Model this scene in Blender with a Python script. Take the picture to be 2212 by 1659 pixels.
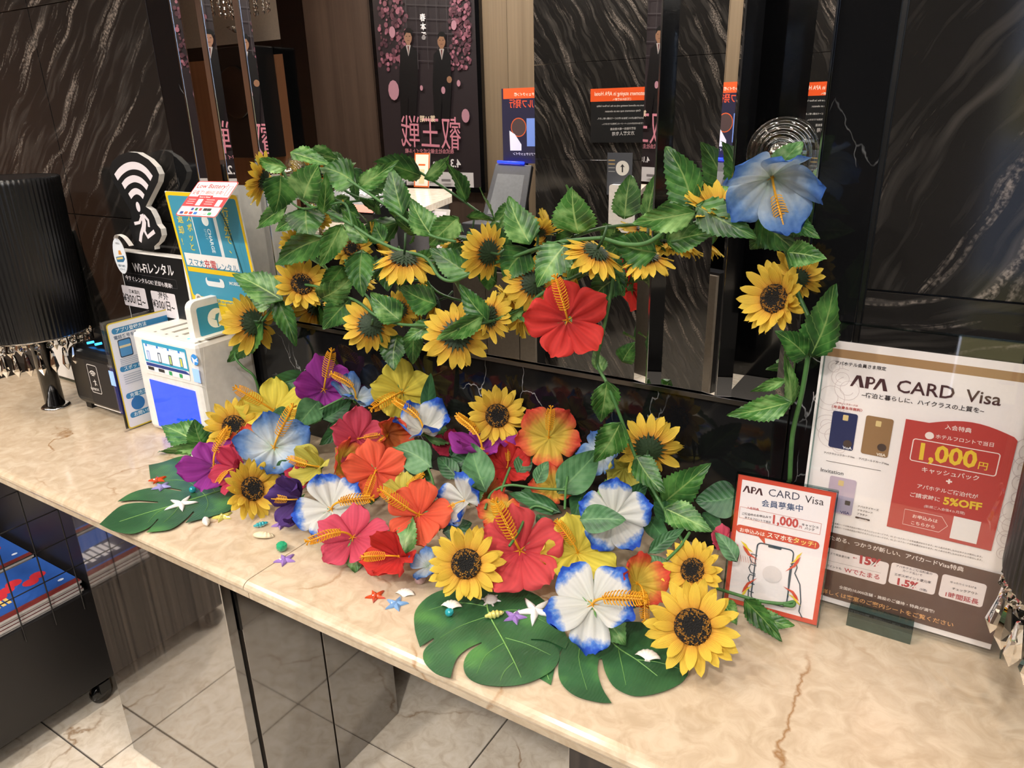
import bpy, bmesh, math, random
from mathutils import Vector, Matrix, noise as mnoise
V = Vector
R = math.radians
random.seed(7)
scene = bpy.context.scene
C = scene.collection
for o in list(bpy.data.objects):
    bpy.data.objects.remove(o)

# ------------------------------------------------------------------ camera
IW, IH, FPX = 2212.0, 1659.0, 1573.2
YAW, PIT, ROLL = -0.5624943, 0.3574487, -0.0249729
EYE = V((0, 0, 1.42))
def _rot():
    cy, sy, cp, sp, cr, sr = (math.cos(YAW), math.sin(YAW), math.cos(PIT), math.sin(PIT), math.cos(ROLL), math.sin(ROLL))
    B = Matrix(((1, 0, 0), (0, 0, -1), (0, 1, 0)))
    Rz = Matrix(((cy, -sy, 0), (sy, cy, 0), (0, 0, 1)))
    Rx = Matrix(((1, 0, 0), (0, cp, -sp), (0, sp, cp)))
    Rr = Matrix(((cr, -sr, 0), (sr, cr, 0), (0, 0, 1)))
    return Rr @ Rx @ B @ Rz
RC = _rot()
CR, CD, CF = V(RC[0]), V(RC[1]), V(RC[2])          # camera right, down, forward in world space
cam = bpy.data.objects.new('camera', bpy.data.cameras.new('camera'))
C.objects.link(cam)
cam.matrix_world = Matrix.Translation(EYE) @ Matrix((CR, -CD, -CF)).transposed().to_4x4()
cam.data.sensor_width = 36.0
cam.data.lens = FPX / IW * 36.0
cam.data.clip_start = 0.02
scene.camera = cam

# ------------------------------------------------------------------ world, exposure, lights
world = bpy.data.worlds.new('lobby_air'); scene.world = world; world.use_nodes = True
world.node_tree.nodes['Background'].inputs[0].default_value = (1.0, 0.93, 0.85, 1)
world.node_tree.nodes['Background'].inputs[1].default_value = 0.10
scene.view_settings.view_transform = 'Standard'
scene.view_settings.look = 'None'
scene.view_settings.exposure = 0.06
scene.view_settings.gamma = 1.0
scene.view_settings.use_curve_mapping = False
CEIL = 2.7
DOWNLIGHTS = [(-2.6, 0.45), (-1.75, 0.30), (-0.95, 0.45), (-0.15, 0.30), (0.65, 0.45), (-3.6, -0.9), (-2.45, -1.0), (-1.35, -0.95), (0.0, -1.05), (1.5, -0.9)]
for i, (x, y) in enumerate(DOWNLIGHTS):
    l = bpy.data.lights.new('downlight', 'AREA'); l.shape = 'DISK'; l.size = 0.13
    l.energy = (4.5, 4.5, 4.5, 4.0, 3.0)[i] if i < 5 else (22, 30, 30, 34, 26)[i - 5]
    l.color = (1.0, 0.95, 0.89); l.spread = R(150)
    o = bpy.data.objects.new('downlight', l); C.objects.link(o); o.location = (x, y, CEIL - 0.03)
soft = bpy.data.lights.new('soft_fill', 'AREA'); soft.shape = 'RECTANGLE'; soft.size = 4.5; soft.size_y = 0.7  # added soft fill that brightens upright faces; no fixture belongs to it
soft.energy = 60; soft.color = (1.0, 0.95, 0.90)
so = bpy.data.objects.new('soft_fill', soft); C.objects.link(so); so.location = (-0.8, -1.30, CEIL - 0.04)

# ------------------------------------------------------------------ pixel helpers (direction only; distance comes from a surface)
CT, YW, YF = 0.73, 1.057, 0.592
def ray(u, v):
    return (CR * (u - IW / 2) + CD * (v - IH / 2) + CF * FPX)
def at_z(u, v, z=0.0):
    d = ray(u, v); return EYE + d * ((CT + z - EYE.z) / d.z)
def at_y(u, v, y):
    d = ray(u, v); return EYE + d * (y / d.y)
def on_plane(u, v, p, n):
    d = ray(u, v); return EYE + d * ((p - EYE).dot(n) / d.dot(n))
def ppm(p):
    return FPX / (p - EYE).dot(CF)
def heap(u, v, dz=0.0):
    k, y0, z0 = 0.33, 0.72, CT + 0.036 + dz
    d = ray(u, v); t = (z0 - k * y0 - EYE.z) / (d.z - k * d.y)
    p = EYE + d * t
    if p.y > YW - 0.045: p = at_y(u, v, YW - 0.045)
    return p
def mirrored(u, v, yb):                              # the real point seen by way of the wall mirror
    m = at_y(u, v, YW); d = ray(u, v); d = V((d.x, -d.y, d.z)); return m + d * ((yb - YW) / d.y)
def mirrored_z(u, v, z):
    m = at_y(u, v, YW); d = ray(u, v); d = V((d.x, -d.y, d.z)); return m + d * ((z - m.z) / d.z)

# ------------------------------------------------------------------ materials
MATS = {}
def lin(c):
    return tuple(((x / 12.92) if x <= 0.04045 else ((x + 0.055) / 1.055) ** 2.4) for x in c)
def hexc(h):
    return lin(tuple(int(h[i:i + 2], 16) / 255 for i in (0, 2, 4))) + (1,)
def newmat(name):
    m = bpy.data.materials.new(name); m.use_nodes = True
    nt = m.node_tree; return m, nt, nt.nodes['Principled BSDF']
def N(nt, kind, **kw):
    n = nt.nodes.new(kind)
    for k, v in kw.items():
        if k in ('inputs',): 
            for a, b in v.items(): n.inputs[a].default_value = b
        else: setattr(n, k, v)
    return n
def ramp(nt, stops, interp='LINEAR'):
    n = nt.nodes.new('ShaderNodeValToRGB'); cr = n.color_ramp; cr.interpolation = interp
    while len(cr.elements) < len(stops): cr.elements.new(0.5)
    for e, (p, c) in zip(cr.elements, stops):
        e.position = p; e.color = c if len(c) == 4 else tuple(c) + (1,)
    return n
def plain(name, col, rough=0.5, metal=0.0, spec=0.5, emit=None, estr=0.0, grain=0.06, scale=60, trans=0.0, coat=0.0, alpha=1.0):
    if name in MATS: return MATS[name]
    m, nt, b = newmat(name)
    c = hexc(col) if isinstance(col, str) else tuple(col) + (1,)
    if grain > 0:
        tc = N(nt, 'ShaderNodeTexCoord'); no = N(nt, 'ShaderNodeTexNoise', inputs={'Scale': scale, 'Detail': 3.0})
        nt.links.new(tc.outputs['Object'], no.inputs['Vector'])
        r = ramp(nt, [(0.3, tuple(x * (1 - grain) for x in c[:3])), (0.7, tuple(min(1, x * (1 + grain)) for x in c[:3]))])
        nt.links.new(no.outputs['Fac'], r.inputs[0]); nt.links.new(r.outputs[0], b.inputs['Base Color'])
    else:
        b.inputs['Base Color'].default_value = c
    b.inputs['Roughness'].default_value = rough; b.inputs['Metallic'].default_value = metal
    b.inputs['Specular IOR Level'].default_value = spec
    b.inputs['Transmission Weight'].default_value = trans
    b.inputs['Coat Weight'].default_value = coat
    b.inputs['Alpha'].default_value = alpha
    if emit is not None:
        b.inputs['Emission Color'].default_value = hexc(emit) if isinstance(emit, str) else tuple(emit) + (1,)
        b.inputs['Emission Strength'].default_value = estr
    MATS[name] = m; return m
def petal_mat(name, stops, trans=0.28, veins=0.10):
    m, nt, b = newmat(name)
    uv = N(nt, 'ShaderNodeUVMap'); sx = N(nt, 'ShaderNodeSeparateXYZ'); nt.links.new(uv.outputs[0], sx.inputs[0])
    tc = N(nt, 'ShaderNodeTexCoord'); no = N(nt, 'ShaderNodeTexNoise', inputs={'Scale': 9.0, 'Detail': 4.0})
    nt.links.new(tc.outputs['Object'], no.inputs['Vector'])
    a = N(nt, 'ShaderNodeMath', operation='MULTIPLY_ADD', inputs={1: 0.30, 2: -0.15}); nt.links.new(no.outputs['Fac'], a.inputs[0])
    s = N(nt, 'ShaderNodeMath', operation='ADD'); nt.links.new(sx.outputs['Y'], s.inputs[0]); nt.links.new(a.outputs[0], s.inputs[1])
    def soft_dye(c): q = hexc(c); g = 0.3 * q[0] + 0.55 * q[1] + 0.15 * q[2]; return tuple((x * 0.90 + g * 0.10) * 0.88 for x in q[:3]) + (1,)
    r = ramp(nt, [(p, soft_dye(c)) for p, c in stops]); nt.links.new(s.outputs[0], r.inputs[0])
    w = N(nt, 'ShaderNodeTexWave', wave_type='BANDS', inputs={'Scale': 2.6, 'Distortion': 1.5, 'Detail': 1.0})
    nt.links.new(uv.outputs[0], w.inputs['Vector'])
    mx = N(nt, 'ShaderNodeMix', data_type='RGBA', blend_type='MULTIPLY'); mx.inputs[0].default_value = veins
    nt.links.new(r.outputs[0], mx.inputs[6]); nt.links.new(w.outputs['Color'], mx.inputs[7])
    nt.links.new(mx.outputs[2], b.inputs['Base Color'])
    b.inputs['Roughness'].default_value = 0.68; b.inputs['Specular IOR Level'].default_value = 0.25
    fn = N(nt, 'ShaderNodeTexNoise', inputs={'Scale': 260.0, 'Detail': 2.0}); nt.links.new(tc.outputs['Object'], fn.inputs['Vector'])
    bp = N(nt, 'ShaderNodeBump', inputs={'Strength': 0.18, 'Distance': 0.002}); nt.links.new(fn.outputs['Fac'], bp.inputs['Height'])
    nt.links.new(bp.outputs[0], b.inputs['Normal'])
    tr = N(nt, 'ShaderNodeBsdfTranslucent'); nt.links.new(mx.outputs[2], tr.inputs[0])
    ms = N(nt, 'ShaderNodeMixShader'); ms.inputs[0].default_value = trans
    nt.links.new(b.outputs[0], ms.inputs[1]); nt.links.new(tr.outputs[0], ms.inputs[2])
    nt.links.new(ms.outputs[0], nt.nodes['Material Output'].inputs[0])
    MATS[name] = m; return m
def leaf_mat(name, dark, mid, pale, vein, rough=0.42, nveins=6.0, veinw=0.10, patch=0.5):
    m, nt, b = newmat(name)
    uv = N(nt, 'ShaderNodeUVMap'); sx = N(nt, 'ShaderNodeSeparateXYZ'); nt.links.new(uv.outputs[0], sx.inputs[0])
    def M(op, a, bb, c=None):
        n = N(nt, 'ShaderNodeMath', operation=op)
        for i, x in enumerate((a, bb, c)):
            if x is None: continue
            if isinstance(x, (int, float)): n.inputs[i].default_value = x
            else: nt.links.new(x, n.inputs[i])
        return n.outputs[0]
    uu = M('MULTIPLY_ADD', sx.outputs['X'], 2.0, -1.0); au = M('ABSOLUTE', uu, 0)
    ph = M('SUBTRACT', M('MULTIPLY', sx.outputs['Y'], nveins), M('MULTIPLY', au, 1.9))
    fr = M('FRACT', ph, 0); tri = M('ABSOLUTE', M('SUBTRACT', fr, 0.5), 0)
    lat = M('LESS_THAN', tri, veinw * 0.5); midv = M('LESS_THAN', au, 0.045)
    vm = M('MAXIMUM', M('MULTIPLY', lat, 0.34), M('MULTIPLY', midv, 0.8))
    tc = N(nt, 'ShaderNodeTexCoord'); oi = N(nt, 'ShaderNodeObjectInfo')
    ad = N(nt, 'ShaderNodeVectorMath', operation='ADD'); nt.links.new(tc.outputs['Object'], ad.inputs[0]); nt.links.new(oi.outputs['Random'], ad.inputs[1])
    no = N(nt, 'ShaderNodeTexNoise', inputs={'Scale': 2.4, 'Detail': 3.0}); nt.links.new(ad.outputs[0], no.inputs['Vector'])
    r = ramp(nt, [(0.33, hexc(dark)), (0.52, hexc(mid)), (0.52 + 0.36 * patch, hexc(pale))]); nt.links.new(no.outputs['Fac'], r.inputs[0])  # pale noise patches put the leaf's sheen into its colour
    mx = N(nt, 'ShaderNodeMix', data_type='RGBA'); nt.links.new(vm, mx.inputs[0]); nt.links.new(r.outputs[0], mx.inputs[6]); mx.inputs[7].default_value = hexc(vein)
    nt.links.new(mx.outputs[2], b.inputs['Base Color'])
    b.inputs['Roughness'].default_value = rough; b.inputs['Specular IOR Level'].default_value = 0.45
    bp = N(nt, 'ShaderNodeBump', inputs={'Strength': 0.22, 'Distance': 0.004}); nt.links.new(tri, bp.inputs['Height']); nt.links.new(bp.outputs[0], b.inputs['Normal'])
    tr = N(nt, 'ShaderNodeBsdfTranslucent'); nt.links.new(mx.outputs[2], tr.inputs[0])
    ms = N(nt, 'ShaderNodeMixShader'); ms.inputs[0].default_value = 0.15
    nt.links.new(b.outputs[0], ms.inputs[1]); nt.links.new(tr.outputs[0], ms.inputs[2]); nt.links.new(ms.outputs[0], nt.nodes['Material Output'].inputs[0])
    MATS[name] = m; return m
def glassy(name, col, rough=0.04, ior=1.45, thin=None):
    m, nt, b = newmat(name); c = hexc(col)
    b.inputs['Base Color'].default_value = c; b.inputs['Roughness'].default_value = rough
    b.inputs['Transmission Weight'].default_value = 1.0; b.inputs['IOR'].default_value = ior
    MATS[name] = m; return m
def clear_sheet(name, tint='ffffff', gloss=0.06):
    """thin acrylic: see-through with a Fresnel gloss"""
    m, nt, b = newmat(name)
    t = N(nt, 'ShaderNodeBsdfTransparent'); t.inputs[0].default_value = hexc(tint)
    g = N(nt, 'ShaderNodeBsdfGlossy'); g.inputs['Roughness'].default_value = 0.02
    lw = N(nt, 'ShaderNodeLayerWeight', inputs={'Blend': 0.5})
    pw = N(nt, 'ShaderNodeMath', operation='POWER', inputs={1: 5.0}); nt.links.new(lw.outputs['Facing'], pw.inputs[0])
    a = N(nt, 'ShaderNodeMath', operation='MULTIPLY_ADD', inputs={1: 0.9, 2: gloss}); nt.links.new(pw.outputs[0], a.inputs[0])
    ms = N(nt, 'ShaderNodeMixShader'); nt.links.new(a.outputs[0], ms.inputs[0]); nt.links.new(t.outputs[0], ms.inputs[1]); nt.links.new(g.outputs[0], ms.inputs[2])
    nt.links.new(ms.outputs[0], nt.nodes['Material Output'].inputs[0]); MATS[name] = m; return m
def streak_marble(name, angle, dens=1.0, seed=0.0):
    m, nt, b = newmat(name)
    geo = N(nt, 'ShaderNodeNewGeometry'); mp = N(nt, 'ShaderNodeMapping'); mp.inputs['Rotation'].default_value = (0, R(-angle), 0); mp.inputs['Location'].default_value = (seed, seed * 2, seed)
    nt.links.new(geo.outputs['Position'], mp.inputs[0])
    wn = N(nt, 'ShaderNodeTexNoise', inputs={'Scale': 3.0, 'Detail': 3.0}); nt.links.new(mp.outputs[0], wn.inputs['Vector'])
    md = N(nt, 'ShaderNodeVectorMath', operation='MULTIPLY_ADD'); md.inputs[1].default_value = (0.13, 0.13, 0.13)
    nt.links.new(wn.outputs['Color'], md.inputs[0]); nt.links.new(mp.outputs[0], md.inputs[2])
    sc = N(nt, 'ShaderNodeVectorMath', operation='MULTIPLY'); sc.inputs[1].default_value = (30, 3.0, 2.6); nt.links.new(md.outputs[0], sc.inputs[0])
    n1 = N(nt, 'ShaderNodeTexNoise', inputs={'Scale': 1.0, 'Detail': 5.0, 'Roughness': 0.62}); nt.links.new(sc.outputs[0], n1.inputs['Vector'])
    r1 = ramp(nt, [(0.60 - 0.03 * dens, (0, 0, 0)), (0.66, (1, 1, 1)), (0.71, (0.25, 0.25, 0.25))]); nt.links.new(n1.outputs['Fac'], r1.inputs[0])
    sp = N(nt, 'ShaderNodeTexNoise', inputs={'Scale': 190.0, 'Detail': 2.0}); nt.links.new(geo.outputs['Position'], sp.inputs['Vector'])
    r2 = ramp(nt, [(0.40, (0.05, 0.05, 0.05)), (0.62, (1, 1, 1))]); nt.links.new(sp.outputs['Fac'], r2.inputs[0])
    mu = N(nt, 'ShaderNodeMix', data_type='RGBA', blend_type='MULTIPLY'); mu.inputs[0].default_value = 1.0
    nt.links.new(r1.outputs[0], mu.inputs[6]); nt.links.new(r2.outputs[0], mu.inputs[7])
    fs = N(nt, 'ShaderNodeVectorMath', operation='MULTIPLY'); fs.inputs[1].default_value = (60, 6, 5); nt.links.new(md.outputs[0], fs.inputs[0])
    n3 = N(nt, 'ShaderNodeTexNoise', inputs={'Scale': 1.0, 'Detail': 4.0}); nt.links.new(fs.outputs[0], n3.inputs['Vector'])
    r3 = ramp(nt, [(0.50, (0.014, 0.0125, 0.0115)), (0.80, (0.060, 0.053, 0.047))]); nt.links.new(n3.outputs['Fac'], r3.inputs[0])
    mx = N(nt, 'ShaderNodeMix', data_type='RGBA'); nt.links.new(mu.outputs[2], mx.inputs[0]); nt.links.new(r3.outputs[0], mx.inputs[6]); mx.inputs[7].default_value = (0.24, 0.20, 0.17, 1)
    nt.links.new(mx.outputs[2], b.inputs['Base Color']); b.inputs['Roughness'].default_value = 0.10
    MATS[name] = m; return m
def crack_marble(name):
    m, nt, b = newmat(name)
    geo = N(nt, 'ShaderNodeNewGeometry')
    mp = N(nt, 'ShaderNodeMapping'); mp.inputs['Rotation'].default_value = (0, R(35), 0); mp.inputs['Scale'].default_value = (1.9, 1, 0.9); nt.links.new(geo.outputs['Position'], mp.inputs[0])
    wn = N(nt, 'ShaderNodeTexNoise', inputs={'Scale': 9.0, 'Detail': 4.0}); nt.links.new(mp.outputs[0], wn.inputs['Vector'])
    md = N(nt, 'ShaderNodeVectorMath', operation='MULTIPLY_ADD'); md.inputs[1].default_value = (0.12, 0.12, 0.12); nt.links.new(wn.outputs['Color'], md.inputs[0]); nt.links.new(mp.outputs[0], md.inputs[2])
    vo = N(nt, 'ShaderNodeTexVoronoi', feature='DISTANCE_TO_EDGE', inputs={'Scale': 7.0}); nt.links.new(md.outputs[0], vo.inputs['Vector'])
    r = ramp(nt, [(0.0, (1, 1, 1)), (0.009, (0, 0, 0))]); nt.links.new(vo.outputs['Distance'], r.inputs[0])
    ms = N(nt, 'ShaderNodeTexNoise', inputs={'Scale': 7.0, 'Detail': 2.0}); nt.links.new(geo.outputs['Position'], ms.inputs['Vector'])
    rm = ramp(nt, [(0.56, (0, 0, 0)), (0.66, (1, 1, 1))]); nt.links.new(ms.outputs['Fac'], rm.inputs[0])
    mu = N(nt, 'ShaderNodeMix', data_type='RGBA', blend_type='MULTIPLY'); mu.inputs[0].default_value = 1.0; nt.links.new(r.outputs[0], mu.inputs[6]); nt.links.new(rm.outputs[0], mu.inputs[7])
    mx = N(nt, 'ShaderNodeMix', data_type='RGBA'); nt.links.new(mu.outputs[2], mx.inputs[0]); mx.inputs[6].default_value = (0.006, 0.006, 0.0065, 1); mx.inputs[7].default_value = (0.42, 0.42, 0.42, 1)
    nt.links.new(mx.outputs[2], b.inputs['Base Color']); b.inputs['Roughness'].default_value = 0.06
    MATS[name] = m; return m
def beige_marble(name, base, pale, dark, rough=0.16, vs=3.2, crack=1.0):
    m, nt, b = newmat(name)
    geo = N(nt, 'ShaderNodeNewGeometry')
    wn = N(nt, 'ShaderNodeTexNoise', inputs={'Scale': 8.0, 'Detail': 5.0}); nt.links.new(geo.outputs['Position'], wn.inputs['Vector'])
    md = N(nt, 'ShaderNodeVectorMath', operation='MULTIPLY_ADD'); md.inputs[1].default_value = (0.16, 0.16, 0.16); nt.links.new(wn.outputs['Color'], md.inputs[0]); nt.links.new(geo.outputs['Position'], md.inputs[2])
    bn = N(nt, 'ShaderNodeTexNoise', inputs={'Scale': 30.0, 'Detail': 6.0, 'Roughness': 0.6, 'Distortion': 1.0}); nt.links.new(geo.outputs['Position'], bn.inputs['Vector'])
    rb = ramp(nt, [(0.34, hexc(dark)), (0.50, hexc(base)), (0.66, hexc(pale))]); nt.links.new(bn.outputs['Fac'], rb.inputs[0])
    vo = N(nt, 'ShaderNodeTexVoronoi', feature='DISTANCE_TO_EDGE', inputs={'Scale': vs}); nt.links.new(md.outputs[0], vo.inputs['Vector'])
    r = ramp(nt, [(0.0, (1, 1, 1)), (0.012, (0, 0, 0))]); nt.links.new(vo.outputs['Distance'], r.inputs[0])
    ms = N(nt, 'ShaderNodeTexNoise', inputs={'Scale': 6.0, 'Detail': 3.0}); nt.links.new(geo.outputs['Position'], ms.inputs['Vector'])
    rm = ramp(nt, [(0.46, (0, 0, 0)), (0.62, (crack, crack, crack))]); nt.links.new(ms.outputs['Fac'], rm.inputs[0])
    mu = N(nt, 'ShaderNodeMix', data_type='RGBA', blend_type='MULTIPLY'); mu.inputs[0].default_value = 1.0; nt.links.new(r.outputs[0], mu.inputs[6]); nt.links.new(rm.outputs[0], mu.inputs[7])
    mx = N(nt, 'ShaderNodeMix', data_type='RGBA'); nt.links.new(mu.outputs[2], mx.inputs[0]); nt.links.new(rb.outputs[0], mx.inputs[6]); mx.inputs[7].default_value = hexc('8f6b45')
    nt.links.new(mx.outputs[2], b.inputs['Base Color']); b.inputs['Roughness'].default_value = rough
    b.inputs['Specular IOR Level'].default_value = 0.4
    MATS[name] = m; return m
def wood(name, c1, c2, rough=0.35, scale=18.0, spec=0.5):
    m, nt, b = newmat(name)
    geo = N(nt, 'ShaderNodeNewGeometry'); sc = N(nt, 'ShaderNodeVectorMath', operation='MULTIPLY'); sc.inputs[1].default_value = (scale, scale, 0.5); nt.links.new(geo.outputs['Position'], sc.inputs[0])
    n1 = N(nt, 'ShaderNodeTexNoise', inputs={'Scale': 1.0, 'Detail': 6.0, 'Roughness': 0.65}); nt.links.new(sc.outputs[0], n1.inputs['Vector'])
    r = ramp(nt, [(0.32, hexc(c1)), (0.68, hexc(c2))]); nt.links.new(n1.outputs['Fac'], r.inputs[0]); nt.links.new(r.outputs[0], b.inputs['Base Color'])
    b.inputs['Roughness'].default_value = rough; b.inputs['Specular IOR Level'].default_value = spec
    MATS[name] = m; return m

# ------------------------------------------------------------------ mesh + object helpers
WM = {}
class MB:
    def __init__(s): s.v = []; s.f = []; s.m = []; s.uv = []; s.mats = []
    def add(s, vs, fs, mi=0, uvs=None):
        b = len(s.v); s.v += [V(p) for p in vs]
        s.f += [tuple(i + b for i in f) for f in fs]; s.m += [mi] * len(fs)
        s.uv += list(uvs) if uvs else [(0, 0)] * len(vs)
    def box(s, x0, y0, z0, x1, y1, z1, mi=0):
        s.add([(x0, y0, z0), (x1, y0, z0), (x1, y1, z0), (x0, y1, z0), (x0, y0, z1), (x1, y0, z1), (x1, y1, z1), (x0, y1, z1)],
              [(0, 3, 2, 1), (4, 5, 6, 7), (0, 1, 5, 4), (1, 2, 6, 5), (2, 3, 7, 6), (3, 0, 4, 7)], mi)
    def lathe(s, prof, n=20, mi=0, axis=V((0, 0, 0)), close=False):
        vs = []; fs = []
        for r, z in prof:
            for i in range(n):
                a = 2 * math.pi * i / n; vs.append((axis.x + r * math.cos(a), axis.y + r * math.sin(a), axis.z + z))
        for j in range(len(prof) - 1):
            for i in range(n):
                k = (i + 1) % n; fs.append((j * n + i, j * n + k, (j + 1) * n + k, (j + 1) * n + i))
        if prof[0][0] > 1e-6: fs.append(tuple(reversed(range(n))))
        if prof[-1][0] > 1e-6: fs.append(tuple((len(prof) - 1) * n + i for i in range(n)))
        s.add(vs, fs, mi)
    def tube(s, pts, rad, n=6, mi=0, taper=1.0):
        pts = [V(p) for p in pts]; vs = []; fs = []; prev = None
        for i, p in enumerate(pts):
            t = (pts[min(i + 1, len(pts) - 1)] - pts[max(i - 1, 0)]).normalized()
            a = prev if prev else (V((0, 0, 1)) if abs(t.z) < 0.9 else V((1, 0, 0)))
            x = (a - t * a.dot(t)).normalized(); prev = x; y = t.cross(x)
            r = rad * (1 + (taper - 1) * i / max(1, len(pts) - 1))
            for k in range(n):
                g = 2 * math.pi * k / n; vs.append(p + x * (r * math.cos(g)) + y * (r * math.sin(g)))
        for j in range(len(pts) - 1):
            for i in range(n):
                k = (i + 1) % n; fs.append((j * n + i, j * n + k, (j + 1) * n + k, (j + 1) * n + i))
        fs.append(tuple(reversed(range(n)))); fs.append(tuple((len(pts) - 1) * n + i for i in range(n)))
        s.add(vs, fs, mi)
    def mesh(s, name, smooth=False):
        me = bpy.data.meshes.new(name); me.from_pydata([tuple(p) for p in s.v], [], s.f)
        uvl = me.uv_layers.new(name='UVMap')
        for l in me.loops: uvl.data[l.index].uv = s.uv[l.vertex_index]
        for p, mi in zip(me.polygons, s.m): p.material_index = mi; p.use_smooth = smooth
        me.update(); return me
def catmull(pts, k=6):
    pts = [V(p) for p in pts]; out = []
    for i in range(len(pts) - 1):
        a, b, c, d = pts[max(i - 1, 0)], pts[i], pts[i + 1], pts[min(i + 2, len(pts) - 1)]
        for j in range(k):
            t = j / k
            out.append(0.5 * ((2 * b) + (c - a) * t + (2 * a - 5 * b + 4 * c - d) * t * t + (3 * b - 3 * c + d - a) * t ** 3))
    out.append(pts[-1]); return out
def link(name, data, mats=None, parent=None, M=None):
    o = bpy.data.objects.new(name, data); C.objects.link(o)
    if mats is not None and data is not None and len(data.materials) == 0:
        for m in (mats if isinstance(mats, (list, tuple)) else [mats]): data.materials.append(m)
    M = M if M is not None else Matrix.Identity(4)
    WM[o.name] = M
    if parent is not None:
        o.parent = parent; o.matrix_local = WM[parent.name].inverted() @ M
    else: o.matrix_local = M
    return o
def tag(o, label, cat, group=None, kind=None):
    if label: o['label'] = label
    if cat: o['category'] = cat
    if group: o['group'] = group
    if kind: o['kind'] = kind
    return o
def thing(name, label, cat, loc=(0, 0, 0), M=None, group=None):
    return tag(link(name, None, None, None, M if M is not None else Matrix.Translation(V(loc))), label, cat, group)
def part(name, mb, mats, parent, smooth=False, bevel=0.0):
    """mesh given in world coordinates, re-based on the parent's origin"""
    me = mb.mesh(name, smooth)
    inv = WM[parent.name].inverted(); me.transform(inv)
    o = link(name, me, mats, parent, WM[parent.name])
    if bevel: bev(o, bevel)
    return o
def bev(o, w, seg=2):
    md = o.modifiers.new('bevel', 'BEVEL'); md.width = w; md.segments = seg; md.limit_method = 'ANGLE'; md.angle_limit = R(40); return o
def struct(name, mb, mats, smooth=False):
    return tag(link(name, mb.mesh(name, smooth), mats), None, None, None, 'structure')
def frame_at(p, xdir, ydir):
    x = xdir.normalized(); y = (ydir - x * ydir.dot(x)).normalized(); z = x.cross(y)
    return Matrix.Translation(p) @ Matrix((x, y, z)).transposed().to_4x4()
def facing(p, a, b, c=None, roll=0.0):
    """frame whose z axis leans a to the viewer's right, b up, c to the viewer; roll turns it about z"""
    t = (EYE - p).normalized(); r = (CR - t * CR.dot(t)).normalized(); u = t.cross(r)
    if c is None: c = math.sqrt(max(0.0, 1 - a * a - b * b))
    n = (r * a + u * b + t * c).normalized()
    x = r - n * r.dot(n)
    if x.length < 0.2: x = u - n * u.dot(n)
    x.normalize(); y = n.cross(x)
    M = Matrix((x, y, n)).transposed().to_4x4() @ Matrix.Rotation(R(roll), 4, 'Z')
    return Matrix.Translation(p) @ M
def ngon_prism(mb, pts2, z0, z1, mi=0):
    """2-D outline extruded in z (outline may be concave)"""
    bm = bmesh.new(); vs = [bm.verts.new((x, y, z1)) for x, y in pts2]
    f = bm.faces.new(vs); bm.normal_update()
    if f.normal.z < 0: f.normal_flip()
    if abs(z1 - z0) > 1e-9:
        r = bmesh.ops.extrude_face_region(bm, geom=[f])
        bmesh.ops.translate(bm, vec=(0, 0, z0 - z1), verts=[e for e in r['geom'] if isinstance(e, bmesh.types.BMVert)])
        bm.faces.ensure_lookup_table()
    bmesh.ops.triangulate(bm, faces=[q for q in bm.faces if len(q.verts) > 4])
    bm.verts.ensure_lookup_table(); bm.verts.index_update()
    mb.add([v.co.copy() for v in bm.verts], [tuple(v.index for v in q.verts) for q in bm.faces], mi); bm.free()
def rrect_pts(x0, y0, x1, y1, r, n=5):
    out = []
    for cx, cy, a0 in ((x1 - r, y1 - r, 0), (x0 + r, y1 - r, 90), (x0 + r, y0 + r, 180), (x1 - r, y0 + r, 270)):
        for i in range(n + 1):
            a = R(a0 + 90 * i / n); out.append((cx + r * math.cos(a), cy + r * math.sin(a)))
    return out

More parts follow.
